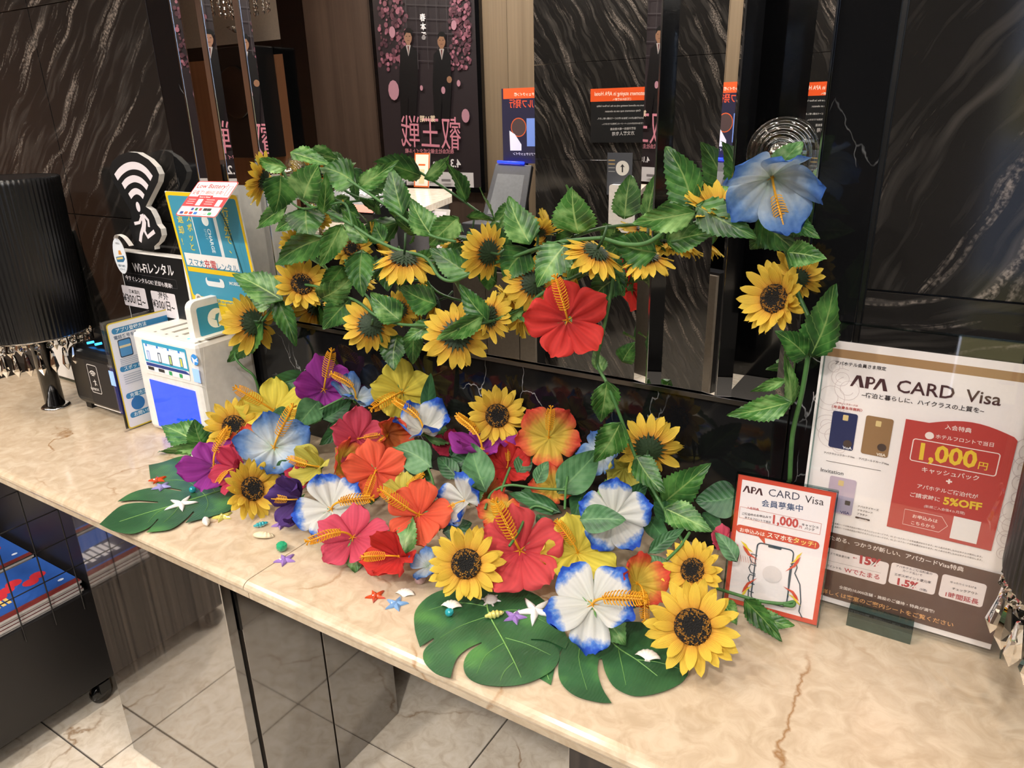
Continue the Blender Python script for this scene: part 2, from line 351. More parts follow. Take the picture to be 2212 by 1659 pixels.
# ------------------------------------------------------------------ printed sheets
_txt = {}
def text_geo(s, bold):
    if any(ord(c_) > 0x2E7F for c_ in s): bold = min(bold, 0.014)
    k = (s, bold)
    if k not in _txt:
        c = bpy.data.curves.new('t', 'FONT'); c.body = s; c.size = 1.0; c.resolution_u = 2; c.offset = bold
        o = bpy.data.objects.new('t', c); me = o.to_mesh()
        vs = [(v.co.x, v.co.y) for v in me.vertices]; fs = [tuple(p.vertices) for p in me.polygons]
        xs = [v[0] for v in vs] or [0, 1]
        _txt[k] = (vs, fs, min(xs), max(xs)); o.to_mesh_clear(); bpy.data.objects.remove(o); bpy.data.curves.remove(c)
    return _txt[k]
class Sheet:
    """flat print on a plane: origin p, local axes x (reading direction) and y (up); colours become material slots"""
    def __init__(s, p, x, y, mapper=None):
        s.M = frame_at(p, x, y); s.inv = s.M.inverted(); s.n = V(s.M.col[2][:3]); s.p = V(p)
        s.mb = MB(); s.cols = []; s.lay = 0; s.mapper = mapper
    def q(s, u, v):
        w = s.mapper(u, v) if s.mapper else on_plane(u, v, s.p, s.n)
        l = s.inv @ w; return (l.x, l.y)
    def ci(s, col):
        if col not in s.cols: s.cols.append(col)
        return s.cols.index(col)
    def z(s):
        s.lay += 1; return 0.00003 * s.lay
    def loc(s, pts, col, z=None):
        ngon_prism(s.mb, pts, 0 if z is None else z, s.z() if z is None else z, s.ci(col)) if False else s._flat(pts, col)
    def _flat(s, pts, col):
        bm = bmesh.new(); zz = s.z(); f = bm.faces.new([bm.verts.new((x, y, zz)) for x, y in pts]); bm.normal_update()
        if f.normal.z < 0: f.normal_flip()
        bmesh.ops.triangulate(bm, faces=[f]); bm.verts.index_update()
        s.mb.add([v.co.copy() for v in bm.verts], [tuple(v.index for v in g.verts) for g in bm.faces], s.ci(col)); bm.free()
    def poly(s, pp, col): s._flat([s.q(*p) for p in pp], col)
    def lrect(s, x0, y0, x1, y1, col, r=0.0): s._flat(rrect_pts(x0, y0, x1, y1, r) if r else [(x0, y0), (x1, y0), (x1, y1), (x0, y1)], col)
    def rect(s, u0, v0, u1, v1, col, r=0.0):
        a = s.q(u0, v0); b = s.q(u1, v1)
        x0, x1 = sorted((a[0], b[0])); y0, y1 = sorted((a[1], b[1])); s.lrect(x0, y0, x1, y1, col, min(r, (x1 - x0) / 2.01, (y1 - y0) / 2.01))
    def frame(s, u0, v0, u1, v1, col, w, r=0.0):
        a = s.q(u0, v0); b = s.q(u1, v1); x0, x1 = sorted((a[0], b[0])); y0, y1 = sorted((a[1], b[1]))
        s.lline(rrect_pts(x0, y0, x1, y1, max(r, 0.0004)), w, col, True)
    def disc(s, u, v, r, col, n=24, sy=1.0):
        x, y = s.q(u, v); s._flat([(x + r * math.cos(2 * math.pi * i / n), y + r * sy * math.sin(2 * math.pi * i / n)) for i in range(n)], col)
    def lline(s, pts, w, col, closed=False):
        pts = [V((p[0], p[1])) for p in pts]; n = len(pts); z = s.z(); vs = []; fs = []
        for i, p in enumerate(pts):
            a = pts[(i - 1) % n] if (closed or i) else pts[0]; b = pts[(i + 1) % n] if (closed or i < n - 1) else pts[-1]
            t = b - a; t = t.normalized() if t.length > 1e-9 else V((1, 0)); nn = V((-t.y, t.x)) * (w / 2)
            vs += [(p.x + nn.x, p.y + nn.y, z), (p.x - nn.x, p.y - nn.y, z)]
        for i in range(n if closed else n - 1):
            j = (i + 1) % n; fs.append((2 * i, 2 * i + 1, 2 * j + 1, 2 * j))
        s.mb.add(vs, fs, s.ci(col))
    def line(s, pp, w, col, closed=False): s.lline([s.q(*p) for p in pp], w, col, closed)
    def ltext(s, t, x, y, size, col, bold=0.0, width=None, ang=0.0, align=0):
        vs, fs, a, b = text_geo(t, bold)
        if not vs: return
        sx = size if width is None else width / max(1e-6, b - a)
        off = -a - (b - a) * align; ca, sa = math.cos(ang), math.sin(ang); z = s.z(); out = []
        for px_, py_ in vs:
            X = (px_ + off) * sx; Y = py_ * size; out.append((x + X * ca - Y * sa, y + X * sa + Y * ca, z))
        s.mb.add(out, fs, s.ci(col))
    def text(s, t, u0, v0, u1, v1, col, bold=0.0, hk=1.0):
        """baseline from pixel (u0,v0) to (u1,v1); hk scales the letter height against the natural proportion"""
        a = V(s.q(u0, v0)); b = V(s.q(u1, v1)); d = b - a
        vs, fs, x0, x1 = text_geo(t, bold); size = d.length / max(1e-6, x1 - x0) * hk
        s.ltext(t, a.x, a.y, size, col, bold, d.length, math.atan2(d.y, d.x))
    def build(s, name, parent, emis=0.0, rough=0.45):
        me = s.mb.mesh(name); mats = []
        for c in s.cols:
            if c in MATS: mats.append(MATS[c])
            elif emis: mats.append(plain('lit_print_' + c + str(emis), c, 0.4, emit=c, estr=emis, grain=0.0))
            else: mats.append(plain('print_' + c, c, rough, grain=0.02, scale=300))
        return link(name, me, mats, parent, s.M)

# ------------------------------------------------------------------ shared surface materials
streak_marble('streak_marble', 48, 1.3, 0.4); streak_marble('streak_marble_right', 31, 1.25, 5.3); streak_marble('streak_marble_low', 72, 0.9, 3.1); streak_marble('streak_marble_pillar', -30, 1.1, 1.7)
crack_marble('crack_marble')
beige_marble('counter_marble', 'bba88f', 'c4b39b', 'b19d83', 0.15, 3.0)
beige_marble('floor_marble', 'dacdba', 'e2d6c6', 'ccbca8', 0.10, 2.2, 0.8)
wood('dark_wood', '3a2e27', '4d3e35', 0.3); wood('taupe_wood', '6b5b48', '7d6c57', 0.4, 24); wood('orange_wood', '7a5138', '8a6044', 0.35, 22); plain('wall_taupe', '8d8074', 0.7)
wood('gloss_laminate', '1f1a17', '4f443b', 0.06, 75, 1.0)
MATS['gloss_laminate'].node_tree.nodes['Principled BSDF'].inputs['Coat Weight'].default_value = 1.0
MATS['gloss_laminate'].node_tree.nodes['Principled BSDF'].inputs['IOR'].default_value = 2.2
MATS['gloss_laminate'].node_tree.nodes['Principled BSDF'].inputs['Coat Roughness'].default_value = 0.02
plain('black_paint', '0b0b0c', 0.35); plain('black_gloss', '080809', 0.12, coat=0.4); plain('grout', '4d4640', 0.8); plain('ceiling_white', 'b8ada0', 0.8)
plain('chrome', 'd8d8da', 0.12, 1.0, grain=0.02); plain('steel_trim', '6e6a66', 0.22, 1.0); plain('white_plastic', 'e4e0da', 0.35); plain('white_paper', 'e6e0da', 0.6)
plain('black_plastic', '121213', 0.3); plain('grey_plastic', '4a4a4d', 0.4)
plain('lamp_glow', 'fff3e0', 0.5, emit='fff0dc', estr=9.0, grain=0.0)
mm, nt, bb = newmat('mirror_silver'); bb.inputs['Metallic'].default_value = 1.0; bb.inputs['Roughness'].default_value = 0.004; bb.inputs['Base Color'].default_value = (0.80, 0.80, 0.79, 1); MATS['mirror_silver'] = mm
clear_sheet('acrylic_clear', 'ffffff', 0.05); clear_sheet('acrylic_edge', 'b4c8c6', 0.12)
clear_sheet('cup_vinyl', 'f4f6f6', 0.10); glassy('crystal', 'f4f4f2', 0.0, 1.52); glassy('clear_vinyl', 'ffffff', 0.02, 1.45)

# ------------------------------------------------------------------ structure: room shell
YB, XL, XR = -1.85, -5.4, 2.3
mb = MB(); mb.box(XL, YB, -0.06, XR, 1.7, -0.004); floor = struct('floor', mb, MATS['grout'])
PIT_T = 0.375
tile_cache = {}
ys = [0.571 + PIT_T * k for k in range(-7, 4)]
for j in range(len(ys) - 1):
    ph = -1.66 if ys[j] < 0.5 else -0.78
    if j % 2 == 0 and ys[j] < 0.2: ph += 0.13
    y0, y1 = max(ys[j], YB), min(ys[j + 1], 1.7)
    if y1 - y0 < 0.02: continue
    i0 = math.floor((XL - ph) / PIT_T)
    for i in range(i0, i0 + 22):
        x0, x1 = max(XL, ph + i * PIT_T), min(XR, ph + (i + 1) * PIT_T)
        if x1 - x0 < 0.02: continue
        key = (round(x1 - x0, 3), round(y1 - y0, 3))
        if key not in tile_cache:
            t = MB(); g = 0.0022; t.box(g, g, -0.004, key[0] - g, key[1] - g, 0.0); tile_cache[key] = t.mesh('floor_tile'); tile_cache[key].materials.append(MATS['floor_marble'])
        link('floor_tile', tile_cache[key], None, floor, Matrix.Translation((x0, y0, 0)))
mb = MB(); mb.box(XL, YB, CEIL, XR, 1.7, CEIL + 0.06); struct('ceiling', mb, MATS['ceiling_white'])

# wall behind the counter: backing + stone panels; below the counter it steps back into the knee space
mb = MB(); mb.box(XL, YW + 0.006, CT - 0.04, XR, 1.70, CEIL); mb.box(XL, 1.62, 0.0, XR, 1.70, CT - 0.04)
wall_b = struct('wall_back', mb, MATS['black_paint'])
JR, JL, JT = CT + 0.457, CT + 0.464, CT + 0.952
MX = [-1.4625, -1.365, -1.254, -0.4045, -0.2915, -0.1815]
MZ = CT + 0.2685
def panel(x0, z0, x1, z1, mat, g=0.0012, proud=0.0):
    t = MB(); t.box(x0 + g, YW - proud, z0 + g, x1 - g, YW + 0.007, z1 - g)
    o = part('marble_panel', t, MATS[mat], wall_b); bev(o, 0.0006, 1); return o
panel(-0.105, JR, 0.9, CEIL, 'streak_marble_right'); panel(0.9, JR, XR, CEIL, 'streak_marble_right')
panel(-0.105, CT, 0.9, JR, 'streak_marble_low'); panel(0.9, CT, XR, JR, 'streak_marble_low')
panel(MX[5], CT, -0.111, CEIL, 'crack_marble', proud=0.003)
panel(-1.548, CT, MX[0], CEIL, 'crack_marble', proud=0.003)
panel(MX[0], CT, MX[5], MZ, 'crack_marble', proud=0.003)
panel(-2.02, CT, -1.552, JL, 'streak_marble'); panel(-2.02, JL, -1.552, JT, 'streak_marble'); panel(-2.02, JT, -1.552, CEIL, 'streak_marble_low')
panel(-3.2, CT, -2.02, JL, 'streak_marble'); panel(-3.2, JL, -2.02, JT, 'streak_marble'); panel(-3.2, JT, -2.02, CEIL, 'streak_marble_low'); panel(XL, CT, -3.2, CEIL, 'streak_marble')
t = MB(); t.box(-0.1105, YW - 0.001, CT, -0.1055, YW + 0.006, CEIL); part('joint_strip', t, MATS['steel_trim'], wall_b)
t = MB(); t.box(-1.5518, YW - 0.001, CT, -1.5482, YW + 0.006, CEIL); part('joint_strip', t, MATS['black_gloss'], wall_b)

# bevelled wall mirror: five panes over the black marble
mir = thing('wall_mirror', 'tall frameless wall mirror with slanted glass edges over the black marble backsplash', 'mirror', (-0.82, YW, MZ))
for k in range(5):
    x0, x1 = MX[k] + 0.0012, MX[k + 1] - 0.0012; z0, z1 = MZ + 0.004, CEIL - 0.02
    bw = 0.022; rise = bw * math.tan(R(10)); yf = YW - 0.004
    t = MB()
    ov = [(x0, yf - rise, z0), (x1, yf - rise, z0), (x1, yf - rise, z1), (x0, yf - rise, z1)]
    iv = [(x0 + bw, yf, z0), (x1 - bw, yf, z0), (x1 - bw, yf, z1 - bw), (x0 + bw, yf, z1 - bw)]
    bk = [(x, YW + 0.005, z) for x, _, z in ov]
    t.add(ov + iv + bk, [(4, 5, 6, 7), (1, 2, 6, 5), (3, 0, 4, 7), (2, 3, 7, 6), (0, 1, 5, 4), (0, 3, 11, 8), (1, 9, 10, 2), (0, 8, 9, 1), (3, 2, 10, 11)])
    part('mirror_pane', t, MATS['mirror_silver'], mir)
for k in range(6):
    t = MB(); x = MX[k]; t.box(x - 0.0011, YW - 0.0095, MZ + 0.004, x + 0.0011, YW + 0.004, CEIL - 0.02); part('edge_strip', t, MATS['chrome'], mir)
t = MB(); t.box(MX[0], YW - 0.011, MZ - 0.004, MX[5], YW + 0.004, MZ + 0.0035); part('bottom_rail', t, MATS['steel_trim'], mir)

# wall behind the viewer (seen in the mirror), side walls
mb = MB(); mb.box(XL, YB - 0.1, 0, XR, YB - 0.006, CEIL); wall_f = struct('wall_front', mb, MATS['black_paint'])
def wpanel(x0, x1, z0, z1, mat, y=YB):
    t = MB(); t.box(x0 + 0.001, YB - 0.007, z0, x1 - 0.001, y, z1); return part('wall_panel', t, MATS[mat], wall_f)
mb = MB(); mb.box(XL - 0.08, YB, 0, XL, 1.7, CEIL); struct('wall_left', mb, MATS['orange_wood'])
mb = MB(); mb.box(XR, YB, 0, XR + 0.08, 1.7, CEIL); struct('wall_right', mb, MATS['dark_wood'])
def mx_at(u, y=YB): return mirrored(u, 200, y).x
zu, zl = mirrored(480, 98, YB).z, mirrored(480, 128, YB).z
wpanel(XL, mx_at(622), 0, zl, 'orange_wood'); wpanel(XL, mx_at(622), zl, zu, 'black_gloss'); wpanel(XL, mx_at(622), zu, CEIL, 'wall_taupe'); wpanel(mx_at(622), mx_at(676), 0, CEIL, 'black_gloss'); wpanel(mx_at(676), mx_at(812), 0, CEIL, 'dark_wood')
wpanel(mx_at(812), mx_at(1040), 0, CEIL, 'dark_wood'); wpanel(mx_at(1040), mx_at(1100), 0, CEIL, 'taupe_wood'); wpanel(mx_at(1100), mx_at(1250), 0, CEIL, 'taupe_wood')
wpanel(mx_at(1250), XR, 0, CEIL, 'black_gloss')

# ceiling downlights
for i, (x, y) in enumerate(DOWNLIGHTS):
    lab = ['recessed downlight over the left end of the counter', 'recessed downlight above the charging box', 'recessed downlight above the hibiscus heap', 'recessed downlight above the small card sign', 'recessed downlight over the right end of the counter',
           'recessed downlight by the chandelier', 'recessed downlight before the framed poster', 'recessed downlight before the marble pillar', 'recessed downlight above the lit floor guide', 'recessed downlight near the right wall'][i]
    d = thing('ceiling_downlight', lab, 'ceiling light', (x, y, CEIL), group='recessed downlights')
    t = MB(); t.lathe([(0.072, -0.001), (0.088, -0.003), (0.088, -0.008), (0.074, -0.010), (0.070, -0.001)], 24, axis=V((x, y, CEIL))); part('trim_ring', t, MATS['chrome'], d, True)
    t = MB(); t.lathe([(0.0, -0.0022), (0.066, -0.0022)], 24, axis=V((x, y, CEIL))); part('diffuser', t, MATS['lamp_glow'], d)

# ------------------------------------------------------------------ counter
SEAM, CL, CRX = -0.888, -2.32, 1.7
top = thing('reception_counter', 'polished beige marble counter top with a rounded front edge', 'counter', (-0.6, YF, CT))
def edge_profile():
    pr = [(YW - 0.001, 0.0)]; r = 0.0105
    pr.append((YF + 0.016, 0.0))
    for i in range(1, 9):
        a = R(90 + 180 * i / 8); pr.append((YF + 0.016 + 0.016 * math.cos(a), -r + r * math.sin(a)))
    pr += [(YF + 0.012, -0.0225), (YF + 0.008, -0.0235), (YF + 0.008, -0.0335), (YF + 0.011, -0.036), (YW - 0.001, -0.036)]
    return pr
for x0, x1 in ((CL, SEAM - 0.0008), (SEAM + 0.0008, CRX)):
    pr = edge_profile(); t = MB(); n = len(pr)
    t.add([(x0, y, CT + z) for y, z in pr] + [(x1, y, CT + z) for y, z in pr], [(i, i + n, (i + 1) % n + n, (i + 1) % n) for i in range(n)] + [tuple(range(n)), tuple(reversed(range(n, 2 * n)))])
    o = part('marble_slab', t, MATS['counter_marble'], top)
    for p in o.data.polygons: p.use_smooth = False
PB = CT - 0.0365
def pedestal(x0, x1, label):
    p = thing('counter_pedestal', label, 'cabinet', ((x0 + x1) / 2, 0.85, 0))
    t = MB(); t.box(x0 + 0.012, 0.66, 0.0, x1 - 0.012, 1.05, PB); part('body', t, MATS['black_paint'], p)
    t = MB(); t.box(x0, 0.64, 0.004, x1 - 0.001, 0.66, PB); part('front_panel', t, MATS['gloss_laminate'], p, bevel=0.001)
    for s in (1, -1):
        xa, xb = (x1 - 0.012, x1) if s > 0 else (x0, x0 + 0.012)
        t = MB(); t.box(xa, 0.668, 0.004, xb, 0.845, PB); part('side_panel', t, MATS['gloss_laminate'], p, bevel=0.0008)
        t = MB(); t.box(xa, 0.849, 0.004, xb, 1.05, PB); part('side_panel', t, MATS['gloss_laminate'], p, bevel=0.0008)
    t = MB(); t.box(x1 - 0.010, 0.662, PB - 0.16, x1 + 0.004, 0.667, PB - 0.01); part('recessed_pull', t, MATS['black_gloss'], p)
    return p
pedestal(-1.507, -1.027, 'dark glossy wood-grain pedestal carrying the counter beside the magazine rack')
XP2 = at_y(1228, 1640, 0.64).x
pedestal(XP2, XP2 + 0.5, 'dark wood-grain counter pedestal at the bottom edge, right of the knee space')
pedestal(-2.31, -2.17, 'dark wood-grain end support under the far left end of the counter')

# ------------------------------------------------------------------ flower kit
petal_mat('petal_purple', [(0.0, '6a1466'), (0.35, '8f1f8c'), (1.0, 'a02a9c')])
petal_mat('petal_violet', [(0.0, '2f1540'), (0.4, '47286b'), (1.0, '553380')])
petal_mat('petal_yellow', [(0.0, 'e2c414'), (0.4, 'e6d22a'), (1.0, 'ecdc34')], 0.34)
petal_mat('petal_pale_yellow', [(0.0, 'b9b02c'), (0.5, 'd0c63c'), (1.0, 'dcd452')], 0.38)
petal_mat('petal_pink', [(0.0, 'b01f3c'), (0.3, 'd23a56'), (1.0, 'dd4a68')])
petal_mat('petal_crimson', [(0.0, '96142e'), (0.4, 'bd2244'), (1.0, 'c82b50')])
petal_mat('petal_coral', [(0.0, 'c21c30'), (0.35, 'd8393f'), (1.0, 'dd4448')])
petal_mat('petal_orange', [(0.0, 'd83a14'), (0.4, 'ea5126'), (1.0, 'ee5c30')])
petal_mat('petal_red', [(0.0, 'a30f0c'), (0.35, 'cf1c14'), (1.0, 'd8281c')])
petal_mat('petal_flame', [(0.0, 'c9b022'), (0.45, 'dcb428'), (0.68, 'e0702a'), (0.9, 'd5361e')])
petal_mat('petal_sunset', [(0.0, 'a04a16'), (0.4, 'c96a1c'), (0.75, 'd8491c'), (1.0, 'd23c1c')])
petal_mat('petal_white_blue', [(0.0, 'cfcfc2'), (0.66, 'd9d9d6'), (0.80, '4f86dc'), (0.90, '1450c8')], veins=0.06)
petal_mat('petal_sky', [(0.0, 'b9cfb4'), (0.28, 'd3dfe6'), (0.52, 'b4cbe4'), (0.74, '6f9cd8'), (1.0, '2f64b8')], 0.35, 0.06)
petal_mat('petal_sun', [(0.0, 'd98a08'), (0.22, 'efae10'), (0.5, 'f6c818'), (1.0, 'f9d528')], 0.30, 0.22)
leaf_mat('leaf_vine', '24491c', '41752f', '8db56c', '9ab56c', 0.38)
leaf_mat('leaf_vine_dark', '1a3816', '2d5a24', '56883f', '7a9452', 0.38)
leaf_mat('leaf_smooth', '2c5230', '48754a', '6b9468', '6d9462', 0.45, 7.0, 0.05, 0.7)
leaf_mat('leaf_smooth_dark', '1c3d22', '2e5a33', '436f45', '4f7d4c', 0.42, 7.0, 0.05, 0.7)
leaf_mat('leaf_hibiscus', '3c6b33', '5a8a4c', '9db784', '7f9f63', 0.5, 5.0, 0.06)
plain('pistil_yellow', 'd99a1c', 0.55, grain=0.15, scale=200); plain('stem_green', '3f6a34', 0.5, grain=0.15); plain('stem_dark', '2c4a26', 0.5, grain=0.15)
plain('calyx_green', '22351a', 0.6, grain=0.2, scale=120); plain('calyx_pale', '4c7a36', 0.55, grain=0.15)
def seed_material():
    m, nt, b = newmat('seed_head')
    tc = N(nt, 'ShaderNodeTexCoord'); vo = N(nt, 'ShaderNodeTexVoronoi', inputs={'Scale': 30.0}); nt.links.new(tc.outputs['Object'], vo.inputs['Vector'])
    ln = N(nt, 'ShaderNodeVectorMath', operation='LENGTH'); mu = N(nt, 'ShaderNodeVectorMath', operation='MULTIPLY'); mu.inputs[1].default_value = (1, 1, 0)
    nt.links.new(tc.outputs['Object'], mu.inputs[0]); nt.links.new(mu.outputs[0], ln.inputs[0])
    rr = ramp(nt, [(0.17, (0.02, 0.02, 0.02)), (0.26, (0.5, 0.5, 0.5)), (0.36, (0.30, 0.30, 0.30))]); nt.links.new(ln.outputs['Value'], rr.inputs[0])
    lt = N(nt, 'ShaderNodeMath', operation='LESS_THAN'); sp = N(nt, 'ShaderNodeSeparateColor'); nt.links.new(vo.outputs['Color'], sp.inputs[0]); nt.links.new(sp.outputs[0], lt.inputs[0]); nt.links.new(rr.outputs[0], lt.inputs[1])
    mx = N(nt, 'ShaderNodeMix', data_type='RGBA'); nt.links.new(lt.outputs[0], mx.inputs[0]); mx.inputs[6].default_value = hexc('160d06'); mx.inputs[7].default_value = hexc('c8871c')
    nt.links.new(mx.outputs[2], b.inputs['Base Color']); b.inputs['Roughness'].default_value = 0.85
    bp = N(nt, 'ShaderNodeBump', inputs={'Strength': 1.0, 'Distance': 0.03}); nt.links.new(vo.outputs['Distance'], bp.inputs['Height']); nt.links.new(bp.outputs[0], b.inputs['Normal'])
    MATS['seed_head'] = m
seed_material()

def grid_mesh(name, fn, nu, nv, mat, thick=0.0):
    vs = []; uv = []; fs = []
    for j in range(nv + 1):
        for i in range(nu + 1):
            u = -1 + 2 * i / nu; v = j / nv; vs.append(fn(u, v)); uv.append(((u + 1) / 2, v))
    for j in range(nv):
        for i in range(nu):
            a = j * (nu + 1) + i; fs.append((a, a + 1, a + nu + 2, a + nu + 1))
    t = MB(); t.add(vs, fs, 0, uv); me = t.mesh(name, True)
    if mat: me.materials.append(mat)
    return me
_pet = {}
def hib_petal(mat, var, cup):
    k = (mat, var, cup)
    if k in _pet: return _pet[k]
    rnd = random.Random(var * 17 + int(cup * 10)); p1, p2, p3 = (rnd.uniform(0, 6.28) for _ in range(3)); amp = rnd.uniform(0.06, 0.12)
    def fn(u, v):
        w = 0.06 + 0.385 * math.sin(math.pi * 0.5 * min(1, v / 0.70)) ** 1.15
        if v > 0.70: w = 0.445 * math.sqrt(1 - 0.82 * ((v - 0.70) / 0.30) ** 2)
        w *= 1 + 0.05 * math.sin(9 * v + p1 * (1 if u > 0 else 2))
        ln = v * (1 - 0.10 * (abs(u) ** 2.2) * v ** 2) * (1 + 0.03 * math.sin(6 * u + p1) * v)
        ln += 0.02 * math.sin(17 * u + p3) * max(0, v - 0.8) * 5 * 0.5
        z = cup * 0.35 * v * v + 0.050 * math.cos(u * 8.5 + p3 * 0.1) * math.sin(math.pi * min(1, v * 1.05)) + amp * math.sin(u * 3.6 + p2) * v ** 3 - 0.10 * cup * (u * u) * v
        z -= 0.10 * max(0, v - 0.8) * 5 * 0.3 * (1 + math.sin(p1))
        return (u * w, ln, z)
    _pet[k] = grid_mesh('petal', fn, 10, 10, MATS[mat]); return _pet[k]
def sun_petal(var):
    k = ('sun', var)
    if k in _pet: return _pet[k]
    rnd = random.Random(var + 40); p = rnd.uniform(-0.15, 0.15); c = rnd.uniform(-0.10, 0.22); tw = rnd.uniform(-0.12, 0.12)
    def fn(u, v):
        w = 0.05 + 0.145 * math.sin(math.pi * min(1, (v * 0.93 + 0.04)) ** 0.92) if v < 0.999 else 0.004
        z = 0.030 * math.cos(u * 8.0) * math.sin(math.pi * min(1, v + 0.05)) + c * v * v - 0.05 * u * u * (1 - v) + tw * u * v * 0.5
        return (u * w + p * v * v * 0.4, v, z)
    _pet[k] = grid_mesh('petal', fn, 6, 8, MATS['petal_sun']); return _pet[k]
_misc = {}
def leaf_mesh(mat, var, serr=True):
    k = (mat, var, serr)
    if k in _misc: return _misc[k]
    rnd = random.Random(var * 7 + 3); bend = rnd.uniform(-0.20, 0.14); fold = rnd.uniform(0.04, 0.22); tw = rnd.uniform(-0.25, 0.25); side = rnd.uniform(-0.08, 0.08); ph = rnd.uniform(0, 6)
    nv, nu = (26, 8) if serr else (16, 8)
    def fn(u, v):
        if serr: w = (0.02 + 0.50 * math.sin(math.pi * (v ** 0.62)) ** 0.85) * (1 - 0.30 * v)
        else: w = (0.02 + 0.46 * math.sin(math.pi * (v ** 0.66)) ** 0.75) * (1 - 0.2 * v)
        if v > 0.999: w = 0.002
        j = round(v * nv); tooth = 0.0
        if serr and abs(u) > 0.95 and 1 < j < nv: w *= 1.06 if j % 2 else 0.93
        base = -0.07 * math.sin(math.pi * min(1, abs(u))) * max(0, 1 - v * 6)
        z = bend * 4 * (v - 0.5) ** 2 * 0.5 + fold * abs(u) * w * 1.2 + tw * u * v * 0.35
        if serr: z += 0.020 * math.cos(2 * math.pi * (v * 6 - abs(u) * 1.9)) * min(1, abs(u) * 3) * math.sin(math.pi * v) + 0.03 * math.sin(v * 9 + ph) * abs(u) ** 2
        return (u * w + side * math.sin(math.pi * v), v + base, z)
    _misc[k] = grid_mesh('leaf', fn, nu, nv, MATS[mat]); return _misc[k]
def pistil_mesh():
    if 'pistil' in _misc: return _misc['pistil']
    t = MB(); path = catmull([(0, 0, 0), (0.06, 0, 0.22), (0.22, 0, 0.42), (0.52, 0, 0.55), (0.86, 0, 0.58), (1.06, 0, 0.60)], 4)
    t.tube(path, 0.030, 6)
    for i in range(5):
        a = 2 * math.pi * i / 5
        t.add([(0.03 * math.cos(a + 0.6), 0.03 * math.sin(a + 0.6), 0.03), (0.17 * math.cos(a), 0.17 * math.sin(a), 0.02), (0.03 * math.cos(a - 0.6), 0.03 * math.sin(a - 0.6), 0.03), (0, 0, 0.06)], [(0, 1, 3), (1, 2, 3)])
    n = 13
    for i in range(n):
        s = 0.42 + 0.50 * i / (n - 1); k = s * (len(path) - 1); j = min(int(k), len(path) - 2); p = path[j].lerp(path[j + 1], k - j); d = (path[j + 1] - path[j]).normalized()
        L = 0.15 * (0.75 + 0.4 * math.sin(math.pi * (i + 1) / (n + 1)))
        for ang in (0, 1.57, 3.14, 4.71):
            up = V((0, 1, 0)); w2 = d.cross(up).normalized(); q = up * math.cos(ang) + w2 * math.sin(ang)
            e = p + q * L + d * (L * 0.55); t.tube([p, p + q * L * 0.8 + d * L * 0.3, e], 0.015, 3, taper=1.2)
    tip = path[-1]
    for i in range(5):
        a = 2 * math.pi * i / 5; t.tube([tip, tip + V((0.06, 0.045 * math.cos(a), 0.045 * math.sin(a))), tip + V((0.10, 0.09 * math.cos(a), 0.09 * math.sin(a)))], 0.017, 3, taper=1.5)
    me = t.mesh('pistil', False); me.materials.append(MATS['pistil_yellow']); _misc['pistil'] = me; return me
def seed_mesh():
    if 'seed' in _misc: return _misc['seed']
    t = MB(); t.lathe([(0.36, -0.04), (0.385, 0.02), (0.36, 0.075), (0.28, 0.10), (0.18, 0.095), (0.09, 0.08), (0.0, 0.075)], 24)
    me = t.mesh('seed_head', True); me.materials.append(MATS['seed_head']); _misc['seed'] = me; return me
def calyx_mesh(kind):
    if kind in _misc: return _misc[kind]
    t = MB()
    if kind == 'sun_calyx':
        for ring, (n, r0, r1, z0, z1) in enumerate(((20, 0.16, 0.50, -0.14, -0.05), (16, 0.10, 0.38, -0.17, -0.10), (11, 0.04, 0.25, -0.19, -0.14))):
            for i in range(n):
                a = 2 * math.pi * (i + 0.4 * ring) / n; w = math.pi / n * 1.5; jt = r1 * (0.9 + 0.2 * random.Random(i + ring * 31).random())
                P = lambda rr, aa, z: (rr * math.cos(aa), rr * math.sin(aa), z)
                t.add([P(r0, a - w * 1.3, z0), P(r0, a + w * 1.3, z0), P((r0 + r1) / 2, a + w * 0.6, (z0 + z1) / 2 - 0.015), P((r0 + r1) / 2, a - w * 0.6, (z0 + z1) / 2 - 0.015), P(jt, a, z1 - 0.02)], [(0, 1, 2, 3), (3, 2, 4)])
        t.lathe([(0.0, -0.19), (0.08, -0.18), (0.22, -0.11), (0.33, -0.03)], 16)
    else:
        t.lathe([(0.0, -0.16), (0.05, -0.15), (0.10, -0.06), (0.12, 0.0)], 10)
        for i in range(5):
            a = 2 * math.pi * (i + 0.5) / 5; t.add([(0.10 * math.cos(a - 0.6), 0.10 * math.sin(a - 0.6), -0.02), (0.10 * math.cos(a + 0.6), 0.10 * math.sin(a + 0.6), -0.02), (0.30 * math.cos(a), 0.30 * math.sin(a), -0.03)], [(0, 1, 2)])
    me = t.mesh('calyx', False); me.materials.append(MATS['calyx_green' if kind == 'sun_calyx' else 'calyx_pale']); _misc[kind] = me; return me
def S(k): return Matrix.Diagonal((k, k, k, 1))

